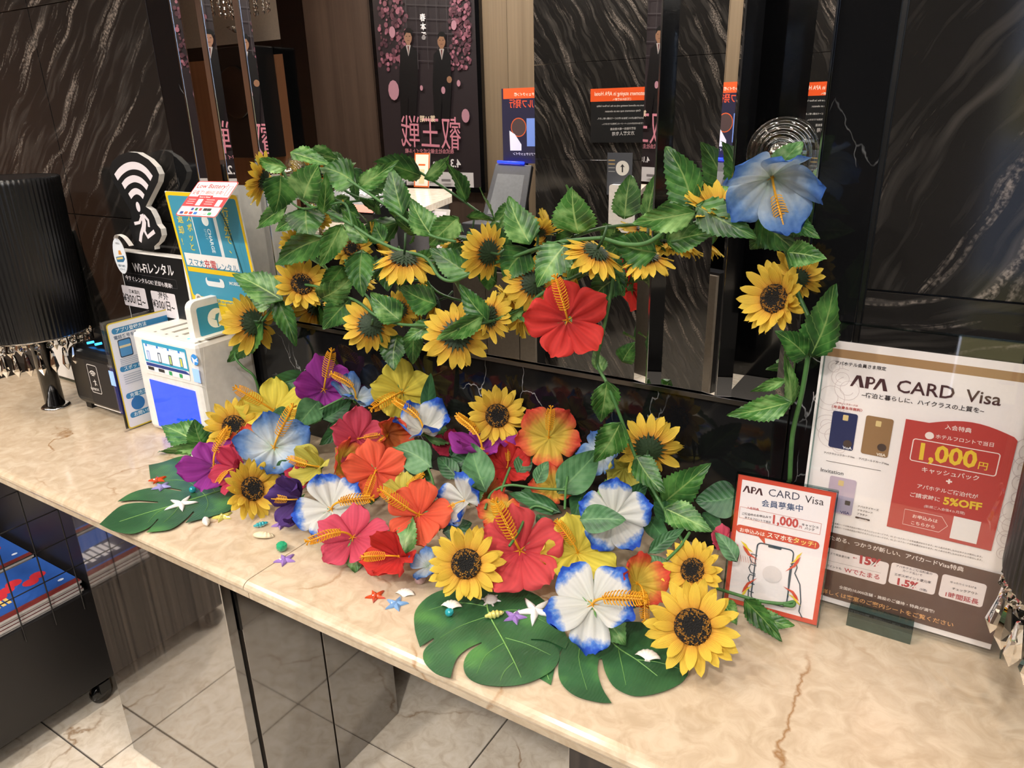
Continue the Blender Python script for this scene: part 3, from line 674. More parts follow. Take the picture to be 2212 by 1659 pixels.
def hibiscus(label, mat, u, v, dia, a, b, pist=None, cup=0.6, open_=8, roll=0, pos=None, dz=0.0, c=None, leaf=None, skip=(), var=0, group='artificial hibiscus flowers in the heap', plen=1.0, parent=None):
    p = pos if pos is not None else heap(u, v, dz)
    rad = dia / 2 / ppm(p)
    M = facing(p, a, b, c, roll)
    if pos is None:                                   # nothing of the flower may sink into the counter
        n = V(M.col[2][:3]); low = p.z - rad * math.sqrt(max(0, 1 - n.z * n.z)) * 0.80
        if low < CT + 0.004:
            d = (EYE - p).normalized(); p = p + d * ((CT + 0.004 - low) / d.z) if d.z > 0.2 else p; rad = dia / 2 / ppm(p); M = facing(p, a, b, c, roll)
    f = thing('hibiscus_flower', label, 'flower', M=M, group=group)
    for i in range(5):
        if i in skip: continue
        jr = random.Random(int(u * 7 + v * 3) + i * 13)
        L = M @ Matrix.Rotation(R(72 * i + jr.uniform(-5, 5)), 4, 'Z') @ Matrix.Rotation(R(open_ + jr.uniform(-13, 13)), 4, 'X') @ Matrix.Rotation(R(jr.uniform(-16, 16)), 4, 'Y') @ Matrix.Translation((0, 0.02 * rad, 0.004 * rad * (i % 2))) @ S(rad * jr.uniform(0.95, 1.08))
        link('petal', hib_petal(mat, (i * 3 + var) % 5, cup), None, f, L)
    link('calyx', calyx_mesh('hib_calyx'), None, f, M @ S(rad))
    if pist is not None:
        du, dv = pist; t = (EYE - p).normalized(); r = (CR - t * CR.dot(t)).normalized(); up = t.cross(r)
        w = r * du - up * dv; n = V(M.col[2][:3]); x = w - n * w.dot(n)
        if x.length < 1e-4: x = V(M.col[0][:3])
        x.normalize(); PM = Matrix.Translation(p) @ Matrix((x, n.cross(x), n)).transposed().to_4x4()
        link('pistil', pistil_mesh(), None, f, PM @ S(rad * plen))
    for (lang, ll) in (leaf or []):
        L = M @ Matrix.Rotation(R(lang), 4, 'Z') @ Matrix.Rotation(R(-16), 4, 'X') @ Matrix.Translation((0, 0.15 * rad, -0.10 * rad)) @ S(rad * ll)
        link('leaf', leaf_mesh('leaf_hibiscus', int(lang) % 4, True), None, f, L)
    return f
def sun_parts(root, M, rad, seed, tilt=14, n1=18, n2=14, cal=True, missing=()):
    rnd = random.Random(seed)
    for ring, (n, tl, k) in enumerate(((n1, tilt - 8, 0.70), (n2, tilt + 8, 0.62))):
        for i in range(n):
            if (ring, i) in missing: continue
            ang = 360 * (i + 0.5 * ring) / n + rnd.uniform(-6, 6)
            L = M @ Matrix.Rotation(R(ang), 4, 'Z') @ Matrix.Translation((0, 0.30 * rad, -0.03 * rad + 0.02 * ring * rad)) @ Matrix.Rotation(R(tl + rnd.uniform(-9, 9)), 4, 'X') @ Matrix.Rotation(R(rnd.uniform(-14, 14)), 4, 'Y') @ S(rad * k * rnd.uniform(0.92, 1.06))
            link('petal', sun_petal(rnd.randrange(5)), None, root, L)
    if cal: link('calyx', calyx_mesh('sun_calyx'), None, root, M @ S(rad))
def sunflower(label, u, v, dia, a, b, c=None, roll=0, pos=None, dz=0.0, seed=1, tilt=14, stem=None, leaf=None):
    p = pos if pos is not None else heap(u, v, dz)
    rad = dia / 2 / ppm(p); M = facing(p, a, b, c, roll)
    if pos is None:
        n = V(M.col[2][:3]); low = p.z - rad * math.sqrt(max(0, 1 - n.z * n.z)) * 0.9
        if low < CT + 0.004:
            d = (EYE - p).normalized(); p = p + d * ((CT + 0.004 - low) / d.z); rad = dia / 2 / ppm(p); M = facing(p, a, b, c, roll)
    f = thing('sunflower', label, 'flower', M=M, group='artificial sunflowers in the heap')
    link('seed_head', seed_mesh(), None, f, M @ S(rad)); sun_parts(f, M, rad, seed, tilt)
    for (lang, ll) in (leaf or []):
        link('leaf', leaf_mesh('leaf_vine', int(lang) % 4, True), None, f, M @ Matrix.Rotation(R(lang), 4, 'Z') @ Matrix.Rotation(R(-20), 4, 'X') @ Matrix.Translation((0, 0.35 * rad, -0.15 * rad)) @ S(rad * ll))
    if stem:
        t = MB(); t.tube(catmull([p - V(M.col[2][:3]) * rad * 0.15] + stem, 5), 0.0022, 6); part('stem', t, MATS['stem_green'], f, True)
    return f
def leaf_between(root, P0, P1, wpx, mat, var, serr, toward=0.0, side=0.0):
    """one leaf from base P0 to tip P1; it faces the viewer, turned by 'side' about its midrib"""
    L = (P1 - P0).length; y = (P1 - P0).normalized(); n = (EYE - P0).normalized(); n = (n - y * n.dot(y)).normalized()
    n = Matrix.Rotation(R(side), 3, y) @ n; x = y.cross(n)
    w = wpx / ppm(P0)
    M = Matrix.Translation(P0) @ Matrix((x, y, n)).transposed().to_4x4() @ Matrix.Diagonal((w * 1.05, L, max(w, L) * 0.8, 1))
    return link('leaf', leaf_mesh(mat, var, serr), None, root, M)

# ------------------------------------------------------------------ the flower heap on the counter
HB, SF = hibiscus, sunflower
# back row
HB('purple hibiscus standing upright against the black marble beside the charging box', 'petal_purple', 700, 842, 138, 0.0, 0.35, (2, -10), 0.9, 14, 10, leaf=[(150, 1.0)])
HB('blue and white hibiscus seen edge-on below the upright purple one', 'petal_sky', 768, 862, 118, 0.25, 0.80, (-9, -7), 0.8, 12, 20, dz=0.01)
HB('large yellow hibiscus at the back with a drooping stamen', 'petal_yellow', 868, 848, 142, 0.10, 0.15, (-8, 5), 0.5, 4, 8, leaf=[(-60, 1.1), (-120, 0.9)])
HB('yellow hibiscus leaning over the sunflower beside the charging box', 'petal_yellow', 592, 888, 146, -0.35, 0.30, (-8, -5), 0.7, 10, 0, leaf=[(-100, 1.0)], var=1)
SF('sunflower beside the glowing blue screen of the charging box', 505, 921, 128, -0.15, 0.12, seed=3, leaf=[(140, 1.0)])
HB('yellow and red hibiscus peeping out below the leftmost heap sunflower', 'petal_flame', 552, 962, 110, 0.05, 0.70, None, 0.6, 10, 30, dz=-0.01)
HB('pale blue hibiscus with wide open petals left of the green heart-shaped leaf', 'petal_sky', 592, 967, 158, 0.0, 0.25, (4, -9), 0.8, 12, 18, dz=0.015, var=2)
HB('magenta purple hibiscus lying over the left monstera leaf', 'petal_purple', 463, 1008, 138, -0.25, 0.55, (3, -10), 0.6, 8, 25, leaf=[(200, 0.9)], var=3)
HB('crimson hibiscus turned sideways behind the tilted sunflower', 'petal_crimson', 512, 1012, 118, -0.82, 0.15, (-3, 2), 0.8, 20, 30, plen=0.7)
SF('tilted sunflower at the left tip of the heap', 545, 1056, 138, 0.45, 0.20, seed=8, roll=20)
HB('dark violet hibiscus drooping to the left on the counter', 'petal_violet', 648, 1078, 128, -0.72, -0.12, (-9, 0), 0.9, 28, 10, var=2, plen=0.85)
HB('wine red hibiscus half buried between the violet and blue ones', 'petal_crimson', 655, 1036, 80, -0.2, 0.4, None, 0.8, 20, 0, dz=-0.015)
HB('translucent yellow hibiscus turned sideways in the middle of the left side', 'petal_pale_yellow', 690, 1008, 124, -0.72, 0.05, (-9, -2), 0.9, 26, 40, var=1, plen=0.9)
HB('orange and yellow hibiscus with wavy petals seen from the side', 'petal_flame', 735, 1005, 130, 0.82, 0.05, (8, -1), 1.0, 22, 15, var=3, plen=0.8)
HB('rose pink hibiscus beside the orange cup-shaped one', 'petal_pink', 773, 948, 136, 0.22, 0.10, (6, -1), 0.5, 6, 5, plen=0.55, dz=0.012)
HB('orange cup-shaped hibiscus opening to the right', 'petal_sunset', 838, 936, 116, 0.40, -0.05, (-2, 1), 1.2, 34, 20, plen=0.45, dz=0.02)
HB('blue and white hibiscus opening upward in front of the black marble', 'petal_white_blue', 915, 932, 146, 0.05, 0.74, (-7, -8), 0.9, 22, 40, dz=0.012, leaf=[(-70, 1.1), (-120, 1.0)], var=4)
HB('coral orange hibiscus facing the viewer in the middle of the heap', 'petal_orange', 812, 1018, 142, 0.0, 0.18, (-2, 6), 0.4, 3, 12, dz=0.02, leaf=[(160, 0.9), (215, 0.9)], plen=0.75)
HB('pale yellow hibiscus half hidden between the two coral orange ones', 'petal_pale_yellow', 872, 1068, 96, -0.1, 0.55, (8, -7), 0.6, 12, 0, dz=0.0)
HB('white hibiscus with blue tips nearest the counter joint', 'petal_white_blue', 716, 1100, 160, -0.10, 0.42, (10, 0), 0.4, 5, 20, leaf=[(170, 1.0)], dz=0.006, var=1)
HB('raspberry pink hibiscus lying at the counter joint', 'petal_pink', 762, 1162, 158, -0.25, 0.58, (-9, 4), 0.4, 5, -10, leaf=[(190, 0.8)], var=2)
HB('bright red hibiscus lying on its side on the counter', 'petal_red', 862, 1202, 148, -0.62, 0.10, (-9, 0), 1.0, 26, 25, leaf=[(-30, 1.2)], plen=0.85)
HB('large coral orange hibiscus left of the heart-shaped green leaves', 'petal_orange', 905, 1112, 152, -0.28, 0.10, (-9, -6), 0.4, 5, -14, leaf=[(-80, 0.95)], dz=0.02, var=3, plen=1.05)
HB('purple hibiscus lying flat below the upright sunflower', 'petal_purple', 1042, 972, 152, 0.0, 0.80, (-5, -10), 0.7, 16, 0, leaf=[(180, 1.0)], dz=0.012)
HB('dark crimson hibiscus behind the purple one at the back', 'petal_crimson', 972, 966, 80, 0.1, 0.6, None, 0.6, 14, 0, dz=-0.03)
SF('upright sunflower in front of the black marble', 1074, 898, 136, 0.12, 0.05, seed=11, roll=5, tilt=12, dz=0.02)
HB('red hibiscus half hidden behind the heart-shaped leaf', 'petal_red', 1095, 1010, 110, 0.25, 0.45, (0, -3), 0.7, 18, 12, dz=0.0, plen=0.6)
HB('white and blue hibiscus seen from the side in the middle of the heap', 'petal_white_blue', 1004, 1082, 136, -0.74, 0.02, (-2, 1), 0.7, 20, 0, dz=0.02, var=2, leaf=[(-40, 0.9)], plen=0.7)
HB('flame orange hibiscus standing upright against the backsplash', 'petal_flame', 1186, 945, 142, -0.05, 0.05, (1, -10), 0.5, 6, 36, dz=0.03, leaf=[(130, 0.8), (-130, 0.8)], var=2, plen=0.8)
HB('yellow hibiscus with red rim under the curved green stem', 'petal_flame', 1196, 1052, 104, 0.05, 0.62, None, 0.6, 10, 20, dz=0.01, var=1)
HB('red and orange hibiscus under the large heart-shaped leaf', 'petal_sunset', 1052, 1066, 92, 0.0, 0.5, None, 0.6, 12, 0, dz=0.0)
HB('red and yellow hibiscus tucked behind the large coral pink one', 'petal_flame', 1082, 1110, 100, -0.20, 0.15, None, 0.6, 10, 0, dz=0.02, var=4)
HB('large coral pink hibiscus between the front sunflower and the yellow hibiscus', 'petal_coral', 1124, 1190, 196, -0.10, 0.12, (-5, -10), 0.4, 4, 8, dz=0.002, var=1)
HB('lemon yellow hibiscus behind the large white and blue one', 'petal_yellow', 1248, 1194, 168, 0.05, 0.20, (-6, -8), 0.5, 8, 22, dz=-0.02, leaf=[(-70, 0.9), (60, 0.8)], var=2, plen=0.8)
HB('white and blue hibiscus under the broad green leaf on the right of the heap', 'petal_white_blue', 1326, 1112, 160, 0.15, 0.05, None, 0.4, 5, 0, dz=0.02, var=3, leaf=[(10, 0.9)])
HB('yellow and red hibiscus cupped beside the large white and blue one', 'petal_flame', 1375, 1260, 142, 0.42, 0.08, (-1, 10), 0.8, 20, 4, dz=-0.006, leaf=[(150, 0.9)], var=4, plen=1.0)
HB('blue hibiscus petals showing behind the hanging vine at the back', 'petal_sky', 1300, 985, 110, -0.30, 0.20, None, 0.7, 16, 10, dz=0.0, var=2)
HB('pale yellow hibiscus seen from behind below the hanging sunflower', 'petal_pale_yellow', 1348, 1012, 100, 0.1, -0.5, None, 0.8, 24, 0, dz=0.0, var=3)
SF('front sunflower beside the large coral pink hibiscus', 1007, 1218, 172, -0.10, 0.12, seed=15, roll=8, dz=0.02)
SF('sunflower turned left beside the small red framed card sign', 1496, 1232, 142, -0.38, 0.22, seed=21, roll=-10, dz=0.015, tilt=20)
SF('largest sunflower at the right front end of the heap', 1496, 1354, 208, -0.04, 0.22, seed=27, roll=3, dz=0.008)
HB('largest white hibiscus with bright blue tips at the front', 'petal_white_blue', 1280, 1306, 196, -0.02, 0.34, (10, 1), 0.3, 3, 32, dz=0.014, leaf=[(190, 0.95), (-20, 0.8)], var=0)
HB('small blue hibiscus under the front sunflower', 'petal_sky', 925, 1222, 84, -0.3, 0.5, None, 0.7, 14, 0, dz=-0.01)
HB('pale pink hibiscus just behind the small red framed sign', 'petal_pink', 1562, 1170, 70, 0.2, 0.4, None, 0.7, 14, 0, dz=-0.015)

# leafy bunch the hibiscus heads grow from
bunch = thing('leaf_bunch', 'bunch of smooth green artificial leaves and stems among the hibiscus heads', 'artificial plant', heap(1000, 1060) - V((0, 0, 0.05)))
def hl(u0, v0, u1, v1, w, mat='leaf_smooth', var=0, dz0=0.02, dz1=0.03, serr=False, side=0):
    return leaf_between(bunch, heap(u0, v0, dz0), heap(u1, v1, dz1), w, mat, var, serr, side=side)
for a in ((687, 868, 640, 925, 62), (625, 893, 578, 905, 44, 'leaf_smooth', 1), (660, 812, 560, 840, 48, 'leaf_smooth_dark', 2), (925, 888, 931, 806, 36, 'leaf_smooth_dark', 1),
          (930, 1008, 852, 966, 80, 'leaf_smooth', 3), (1047, 1056, 1018, 962, 78, 'leaf_smooth', 2, 0.04, 0.045), (1212, 1058, 1294, 972, 84, 'leaf_smooth', 0, 0.03, 0.035), (1160, 1042, 1184, 996, 36, 'leaf_smooth', 1, 0.04, 0.05),
          (1208, 1106, 1100, 1064, 40, 'leaf_smooth_dark', 3, 0.03, 0.03), (1258, 1122, 1352, 1124, 66, 'leaf_smooth', 2, 0.04, 0.045), (1592, 1072, 1502, 1082, 86, 'leaf_smooth_dark', 1, 0.03, 0.02),
          (1405, 1192, 1478, 1140, 34, 'leaf_smooth_dark', 2), (1030, 990, 960, 1000, 40, 'leaf_smooth_dark', 1, 0.0, 0.0), (985, 1030, 945, 985, 44, 'leaf_smooth_dark', 0, 0.0, 0.01), (1120, 1020, 1148, 978, 44, 'leaf_smooth_dark', 2, 0.0, 0.01),
          (700, 905, 760, 860, 46, 'leaf_smooth_dark', 3, 0.0, 0.01), (640, 860, 700, 880, 40, 'leaf_smooth_dark', 0, 0.0, 0.0), (745, 915, 690, 960, 40, 'leaf_smooth_dark', 2, -0.01, -0.01), (1450, 1130, 1420, 1060, 50, 'leaf_smooth_dark', 1, 0.0, 0.0),
          (1400, 1120, 1450, 1180, 46, 'leaf_smooth_dark', 0, -0.01, 0.0), (1520, 1110, 1560, 1160, 44, 'leaf_smooth_dark', 2, -0.01, -0.01), (1340, 1090, 1400, 1040, 46, 'leaf_smooth_dark', 3, 0.0, 0.01), (1260, 1060, 1240, 1120, 50, 'leaf_smooth_dark', 0, 0.0, 0.0),
          (1130, 1060, 1180, 1100, 46, 'leaf_smooth_dark', 1, -0.01, 0.0), (960, 1150, 1020, 1130, 50, 'leaf_smooth_dark', 2, -0.01, -0.01), (880, 1000, 930, 1040, 46, 'leaf_smooth_dark', 1, -0.01, -0.01), (1010, 1015, 1060, 985, 46, 'leaf_smooth_dark', 0, -0.02, -0.01),
          (1185, 1150, 1160, 1110, 40, 'leaf_smooth', 0, 0.0, 0.01), (1440, 1230, 1395, 1200, 40, 'leaf_smooth', 1, -0.01, 0.0), (975, 985, 1010, 940, 36, 'leaf_smooth_dark', 3, 0.0, 0.02), (600, 1020, 640, 1000, 40, 'leaf_smooth_dark', 1, -0.01, -0.01), (1590, 1210, 1545, 1150, 40, 'leaf_smooth', 3, -0.01, 0.01)):
    hl(*a)
for pts in (((1048, 1100), (1062, 1065), (1100, 1048), (1160, 1055), (1225, 1058)), ((1075, 1085), (1090, 1040), (1102, 1010)), ((925, 1012), (935, 1040), (940, 1075)), ((1100, 1180), (1120, 1150), (1150, 1095), (1195, 1105)), ((690, 885), (720, 870), (760, 850)), ((1440, 1210), (1470, 1180), (1490, 1150)), ((1220, 1100), (1222, 1060), (1226, 1030))):
    t = MB(); t.tube(catmull([heap(u, v, 0.035) for u, v in pts], 6), 0.0022, 6); part('stem', t, MATS['stem_green'], bunch, True)

# ------------------------------------------------------------------ garlands hung in front of the mirror
GY = YW - 0.085
def gp(u, v, d=0.085): return at_y(u, v, YW - d)
def garland(label, origin, vines, leaves, suns):
    g = thing('sunflower_garland', label, 'garland', origin, group=None)
    for pts, r in vines:
        t = MB(); t.tube(catmull([gp(*p) for p in pts], 6), r, 6); part('vine', t, MATS['stem_green'], g, True)
    for i, L in enumerate(leaves):
        u0, v0, u1, v1, w = L[:5]; kind = L[5] if len(L) > 5 else i % 3; d0 = L[6] if len(L) > 6 else 0.085; d1 = L[7] if len(L) > 7 else d0 + random.uniform(-0.02, 0.035)
        leaf_between(g, gp(u0, v0, d0), gp(u1, v1, d1), w, ('leaf_vine', 'leaf_vine_dark', 'leaf_vine')[kind], i % 5, True, side=random.uniform(-28, 28))
    for i, (u, v, dia, a, b, c, d) in enumerate(suns):
        p = gp(u, v, d); rad = dia / 2 / ppm(p); M = facing(p, a, b, c, i * 23)
        f = link('sunflower', seed_mesh(), None, g, M @ S(rad)); WM[f.name] = M @ S(rad)
        sun_parts(f, M, rad, 50 + i * 7, 20 + (i * 5 % 12))
        n = V(M.col[2][:3]); q = p - n * rad * 0.2
        t = MB(); t.tube([q, q - n * 0.018, q - n * 0.03 + V((0, 0.0, 0.008))], 0.0022, 6); part('stalk', t, MATS['stem_dark'], f, True)
    return g
garland('upper sunflower and ivy garland draped across the mirror from the left clear hook', gp(700, 455),
    [([(600, 350, .06), (612, 372, .06), (632, 405, .06), (662, 440, .07), (705, 458, .08), (760, 486), (805, 515), (860, 540), (918, 556), (948, 596, .10), (975, 607, .10), (1003, 598, .10), (1050, 575), (1105, 556), (1150, 540), (1215, 522, .08), (1300, 514, .08)], 0.0030),
     ([(752, 388, .10), (800, 420, .10), (850, 455, .10), (900, 492, .10), (940, 512, .10), (985, 522, .09)], 0.0026), ([(610, 420, .06), (650, 450, .06), (700, 445, .09), (745, 440, .08), (762, 490, .09)], 0.0022)],
    [(612, 362, 548, 345, 34, 0), (606, 384, 592, 462, 84, 1, .10), (655, 428, 690, 354, 84, 0, .09), (768, 396, 694, 362, 74, 1, .09), (776, 404, 858, 347, 42, 0, .10), (866, 458, 842, 360, 64, 1, .10), (930, 506, 888, 430, 66, 0, .10), (632, 330, 722, 362, 40, 0, .03, .03),
     (618, 448, 556, 492, 40, 0), (660, 448, 668, 520, 84, 1, .06), (700, 458, 705, 372, 40, 0, .10), (735, 448, 778, 470, 46, 1, .05), (790, 520, 735, 450, 50, 0, .07), (702, 512, 598, 566, 66, 1, .10), (738, 492, 692, 578, 56, 0, .11), (640, 470, 592, 500, 34, 0, .08), (748, 470, 700, 440, 40, 1, .05), (828, 520, 808, 478, 50, 1, .05), (640, 400, 665, 362, 40, 0, .05),
     (985, 476, 925, 533, 62, 0, .09), (1008, 590, 926, 536, 66, 1, .08), (1142, 522, 1098, 424, 78, 0, .10), (1248, 500, 1236, 404, 100, 0, .09), (1138, 540, 1088, 606, 82, 1, .08), (1218, 530, 1158, 620, 84, 0, .10), (1262, 540, 1222, 602, 56, 0, .08), (900, 575, 955, 540, 44, 1, .05), (960, 480, 1000, 500, 40, 1, .04), (1040, 560, 1010, 500, 50, 1, .04)],
    [(566, 386, 118, -0.80, 0.30, -0.30, .07), (760, 537, 96, 0.15, 0.25, 0.9, .04), (872, 562, 150, -0.1, -0.82, -0.45, .10), (1052, 545, 136, -0.62, 0.10, -0.70, .10), (1163, 500, 86, 0.05, 0.80, -0.50, .06), (1150, 612, 136, -0.35, -0.15, -0.90, .07), (1285, 548, 150, -0.35, -0.66, -0.40, .10), (640, 530, 80, -0.2, 0.1, 0.9, .04), (690, 470, 60, 0.2, 0.2, 0.9, .04)])
garland('lower sunflower and ivy garland crossing the mirror above the marble backsplash', gp(860, 700),
    [([(612, 612, .07), (680, 618, .08), (745, 640, .09), (778, 655, .10), (812, 682, .10), (862, 700, .10), (930, 703, .10), (1000, 703, .10), (1060, 694, .09), (1120, 668, .08), (1190, 622, .07), (1260, 590, .06), (1330, 560, .06)], 0.0028),
     ([(612, 608, .07), (600, 645, .07), (562, 700, .08), (525, 738, .09), (508, 768, .10), (524, 792, .10), (548, 812, .09), (562, 850, .08)], 0.0028), ([(745, 560, .08), (770, 620, .08), (800, 650, .09), (826, 740, .09)], 0.0024)],
    [(602, 642, 500, 588, 72, 0, .09), (562, 700, 494, 782, 62, 1, .09), (602, 652, 640, 748, 46, 1, .08), (782, 545, 784, 642, 66, 1, .10), (692, 650, 766, 596, 62, 0, .11), (752, 650, 696, 712, 64, 1, .08), (938, 656, 862, 618, 74, 1, .10), (862, 690, 800, 632, 62, 0, .10), (858, 728, 852, 802, 66, 1, .05), (895, 720, 892, 790, 44, 1, .06), (1037, 688, 942, 736, 50, 0, .12), (1050, 690, 992, 612, 54, 1, .11), (1130, 668, 1055, 700, 26, 0, .08),
     (1332, 600, 1272, 655, 70, 1, .06), (1300, 560, 1350, 640, 74, 1, .05), (740, 580, 690, 640, 54, 1, .05), (826, 560, 838, 630, 60, 1, .05), (930, 700, 870, 735, 40, 0, .08), (1200, 620, 1262, 650, 60, 1, .06), (580, 660, 540, 640, 44, 0, .08), (1120, 660, 1140, 700, 30, 1, .06)],
    [(652, 614, 126, 0.22, 0.30, 0.85, .08), (545, 698, 140, -0.45, -0.12, -0.85, .09), (800, 702, 132, -0.12, -0.05, -0.95, .10), (986, 724, 158, -0.08, -0.10, -0.95, .10), (1062, 684, 120, 0.75, -0.05, -0.55, .08), (862, 668, 90, 0.1, 0.2, -0.9, .03)])
garland('sunflower and ivy garland end hanging down beside the right mirror edge', gp(1700, 560),
    [([(1300, 514, .08), (1350, 528, .10), (1400, 524, .11), (1452, 488, .11), (1495, 468, .10), (1560, 455, .08), (1640, 470, .07), (1695, 535, .08), (1722, 630, .08), (1750, 700, .09), (1746, 765, .10), (1732, 850, .10), (1712, 940, .09), (1706, 1040, .08)], 0.0032), ([(1450, 522, .08), (1500, 515, .08), (1560, 505, .07)], 0.0022)],
    [(1492, 462, 1364, 484, 66, 0, .12), (1412, 545, 1320, 518, 84, 1, .09), (1446, 522, 1548, 500, 60, 0, .08), (1497, 442, 1440, 316, 92, 1, .08), (1508, 446, 1634, 512, 78, 1, .13), (1640, 470, 1722, 545, 88, 1, .09), (1680, 462, 1772, 516, 50, 0, .10), (1704, 545, 1784, 560, 58, 0, .10, .12), (1756, 762, 1803, 614, 84, 1, .11), (1744, 768, 1678, 716, 66, 1, .12), (1712, 872, 1696, 762, 34, 0, .09), (1702, 870, 1570, 897, 58, 0, .11), (1694, 822, 1624, 846, 26, 0, .09), (1600, 430, 1560, 400, 50, 0, .05), (1380, 540, 1420, 560, 40, 1, .05), (1660, 500, 1620, 540, 60, 1, .06)],
    [(1558, 448, 176, 0.15, 0.72, 0.32, .09), (1672, 645, 168, -0.50, 0.10, 0.82, .09), (1398, 560, 130, 0.0, -0.85, -0.35, .07), (1725, 600, 110, 0.1, 0.3, -0.85, .05)])
garland('sunflower ivy strand trailing from the mirror down into the heap', gp(1320, 850),
    [([(1330, 560, .06), (1318, 640, .07), (1300, 730, .08), (1290, 785, .08), (1312, 830, .09), (1338, 895, .09), (1372, 985, .09), (1400, 1040, .10), (1440, 1110, .12), (1478, 1175, .14), (1500, 1210, .15)], 0.0028)],
    [(1312, 832, 1298, 914, 66, 0, .10), (1338, 918, 1284, 998, 72, 0, .11), (1302, 800, 1282, 758, 34, 0, .08), (1376, 990, 1436, 1066, 60, 1, .12), (1432, 1085, 1530, 1002, 78, 1, .10), (1440, 1098, 1538, 1146, 66, 0, .13), (1430, 1080, 1390, 1010, 40, 1, .08), (1345, 780, 1372, 740, 46, 1, .04)],
    [(1402, 966, 156, 0.10, 0.42, -0.72, .07)])

# two loose hibiscus tucked into the garlands
HB('large red hibiscus hanging in the garland before the mirror', 'petal_red', 1226, 692, 176, 0.02, 0.05, (-3, -10), 0.4, 4, 12, pos=gp(1226, 692, 0.125), group='hibiscus tucked into the garlands', leaf=[(30, 0.8)], plen=0.95)
HB('large blue and white hibiscus below the right clear suction hook', 'petal_sky', 1668, 382, 236, 0.10, -0.52, (3, 9), 1.0, 16, -15, pos=gp(1668, 382, 0.12), group='hibiscus tucked into the garlands', leaf=[(-30, 0.6), (160, 0.6)], var=2, plen=0.75)

# clear suction hooks on the mirror
def suction(label, u, v, dia):
    p = at_y(u, v, YW - 0.006); r = dia / 2 / ppm(p)
    h = thing('suction_hook', label, 'hook', p, group='clear suction hooks on the mirror')
    t = MB(); prof = [(0.0, 0.013)] + [(r * k / 22, 0.0125 * (1 - (k / 22) ** 2) + (0.0016 if k % 3 == 0 else 0.0)) for k in range(4, 22)] + [(r, 0.0022), (r, 0.0005), (0.0, 0.0005)]
    t.lathe(prof, 36); me = t.mesh('cup', True); Mx = Matrix.Translation(p) @ Matrix.Rotation(R(90), 4, 'X')
    link('cup', me, MATS['cup_vinyl'], h, Mx)
    t = MB(); t.lathe([(0.0, 0.036), (0.20 * r, 0.036), (0.24 * r, 0.032), (0.24 * r, 0.018), (0.30 * r, 0.0165), (0.0, 0.0162)], 24); link('knob', t.mesh('knob', True), MATS['clear_vinyl'], h, Mx)
    t = MB(); t.tube(catmull([p + V((0, -0.026, -0.02 * 0)), p + V((0, -0.030, -r * 0.5)), p + V((0, -0.040, -r * 0.9)), p + V((0, -0.060, -r * 0.85)), p + V((0, -0.066, -r * 0.6))], 5), 0.003, 8); part('hook', t, MATS['clear_vinyl'], h, True)
suction('clear suction hook above the blue hibiscus at the right end of the garland', 1690, 332, 152)
suction('clear suction hook among the ivy at the top left of the mirror', 640, 372, 70)
suction('smaller clear suction hook below the top left one', 688, 432, 52)
suction('clear suction hook half hidden by ivy under the first two', 690, 520, 62)

# ------------------------------------------------------------------ monstera leaves lying on the counter
def monstera_mat():
    m, nt, b = newmat('monstera_green')
    geo = N(nt, 'ShaderNodeNewGeometry'); no = N(nt, 'ShaderNodeTexNoise', inputs={'Scale': 14.0, 'Detail': 2.0}); nt.links.new(geo.outputs['Position'], no.inputs['Vector'])
    r = ramp(nt, [(0.35, hexc('244a2a')), (0.55, hexc('315c36')), (0.72, hexc('4a7d40'))]); nt.links.new(no.outputs['Fac'], r.inputs[0]); nt.links.new(r.outputs[0], b.inputs['Base Color'])
    w = N(nt, 'ShaderNodeTexWave', inputs={'Scale': 70.0, 'Distortion': 6.0, 'Detail': 1.0, 'Detail Scale': 0.6}); nt.links.new(geo.outputs['Position'], w.inputs['Vector'])
    bp = N(nt, 'ShaderNodeBump', inputs={'Strength': 0.25, 'Distance': 0.001}); nt.links.new(w.outputs['Fac'], bp.inputs['Height']); nt.links.new(bp.outputs[0], b.inputs['Normal'])
    b.inputs['Roughness'].default_value = 0.38; MATS['monstera_green'] = m
monstera_mat(); plain('monstera_vein', '6f9a52', 0.45, grain=0.1)
def smooth2(pts, k=3):
    return pts
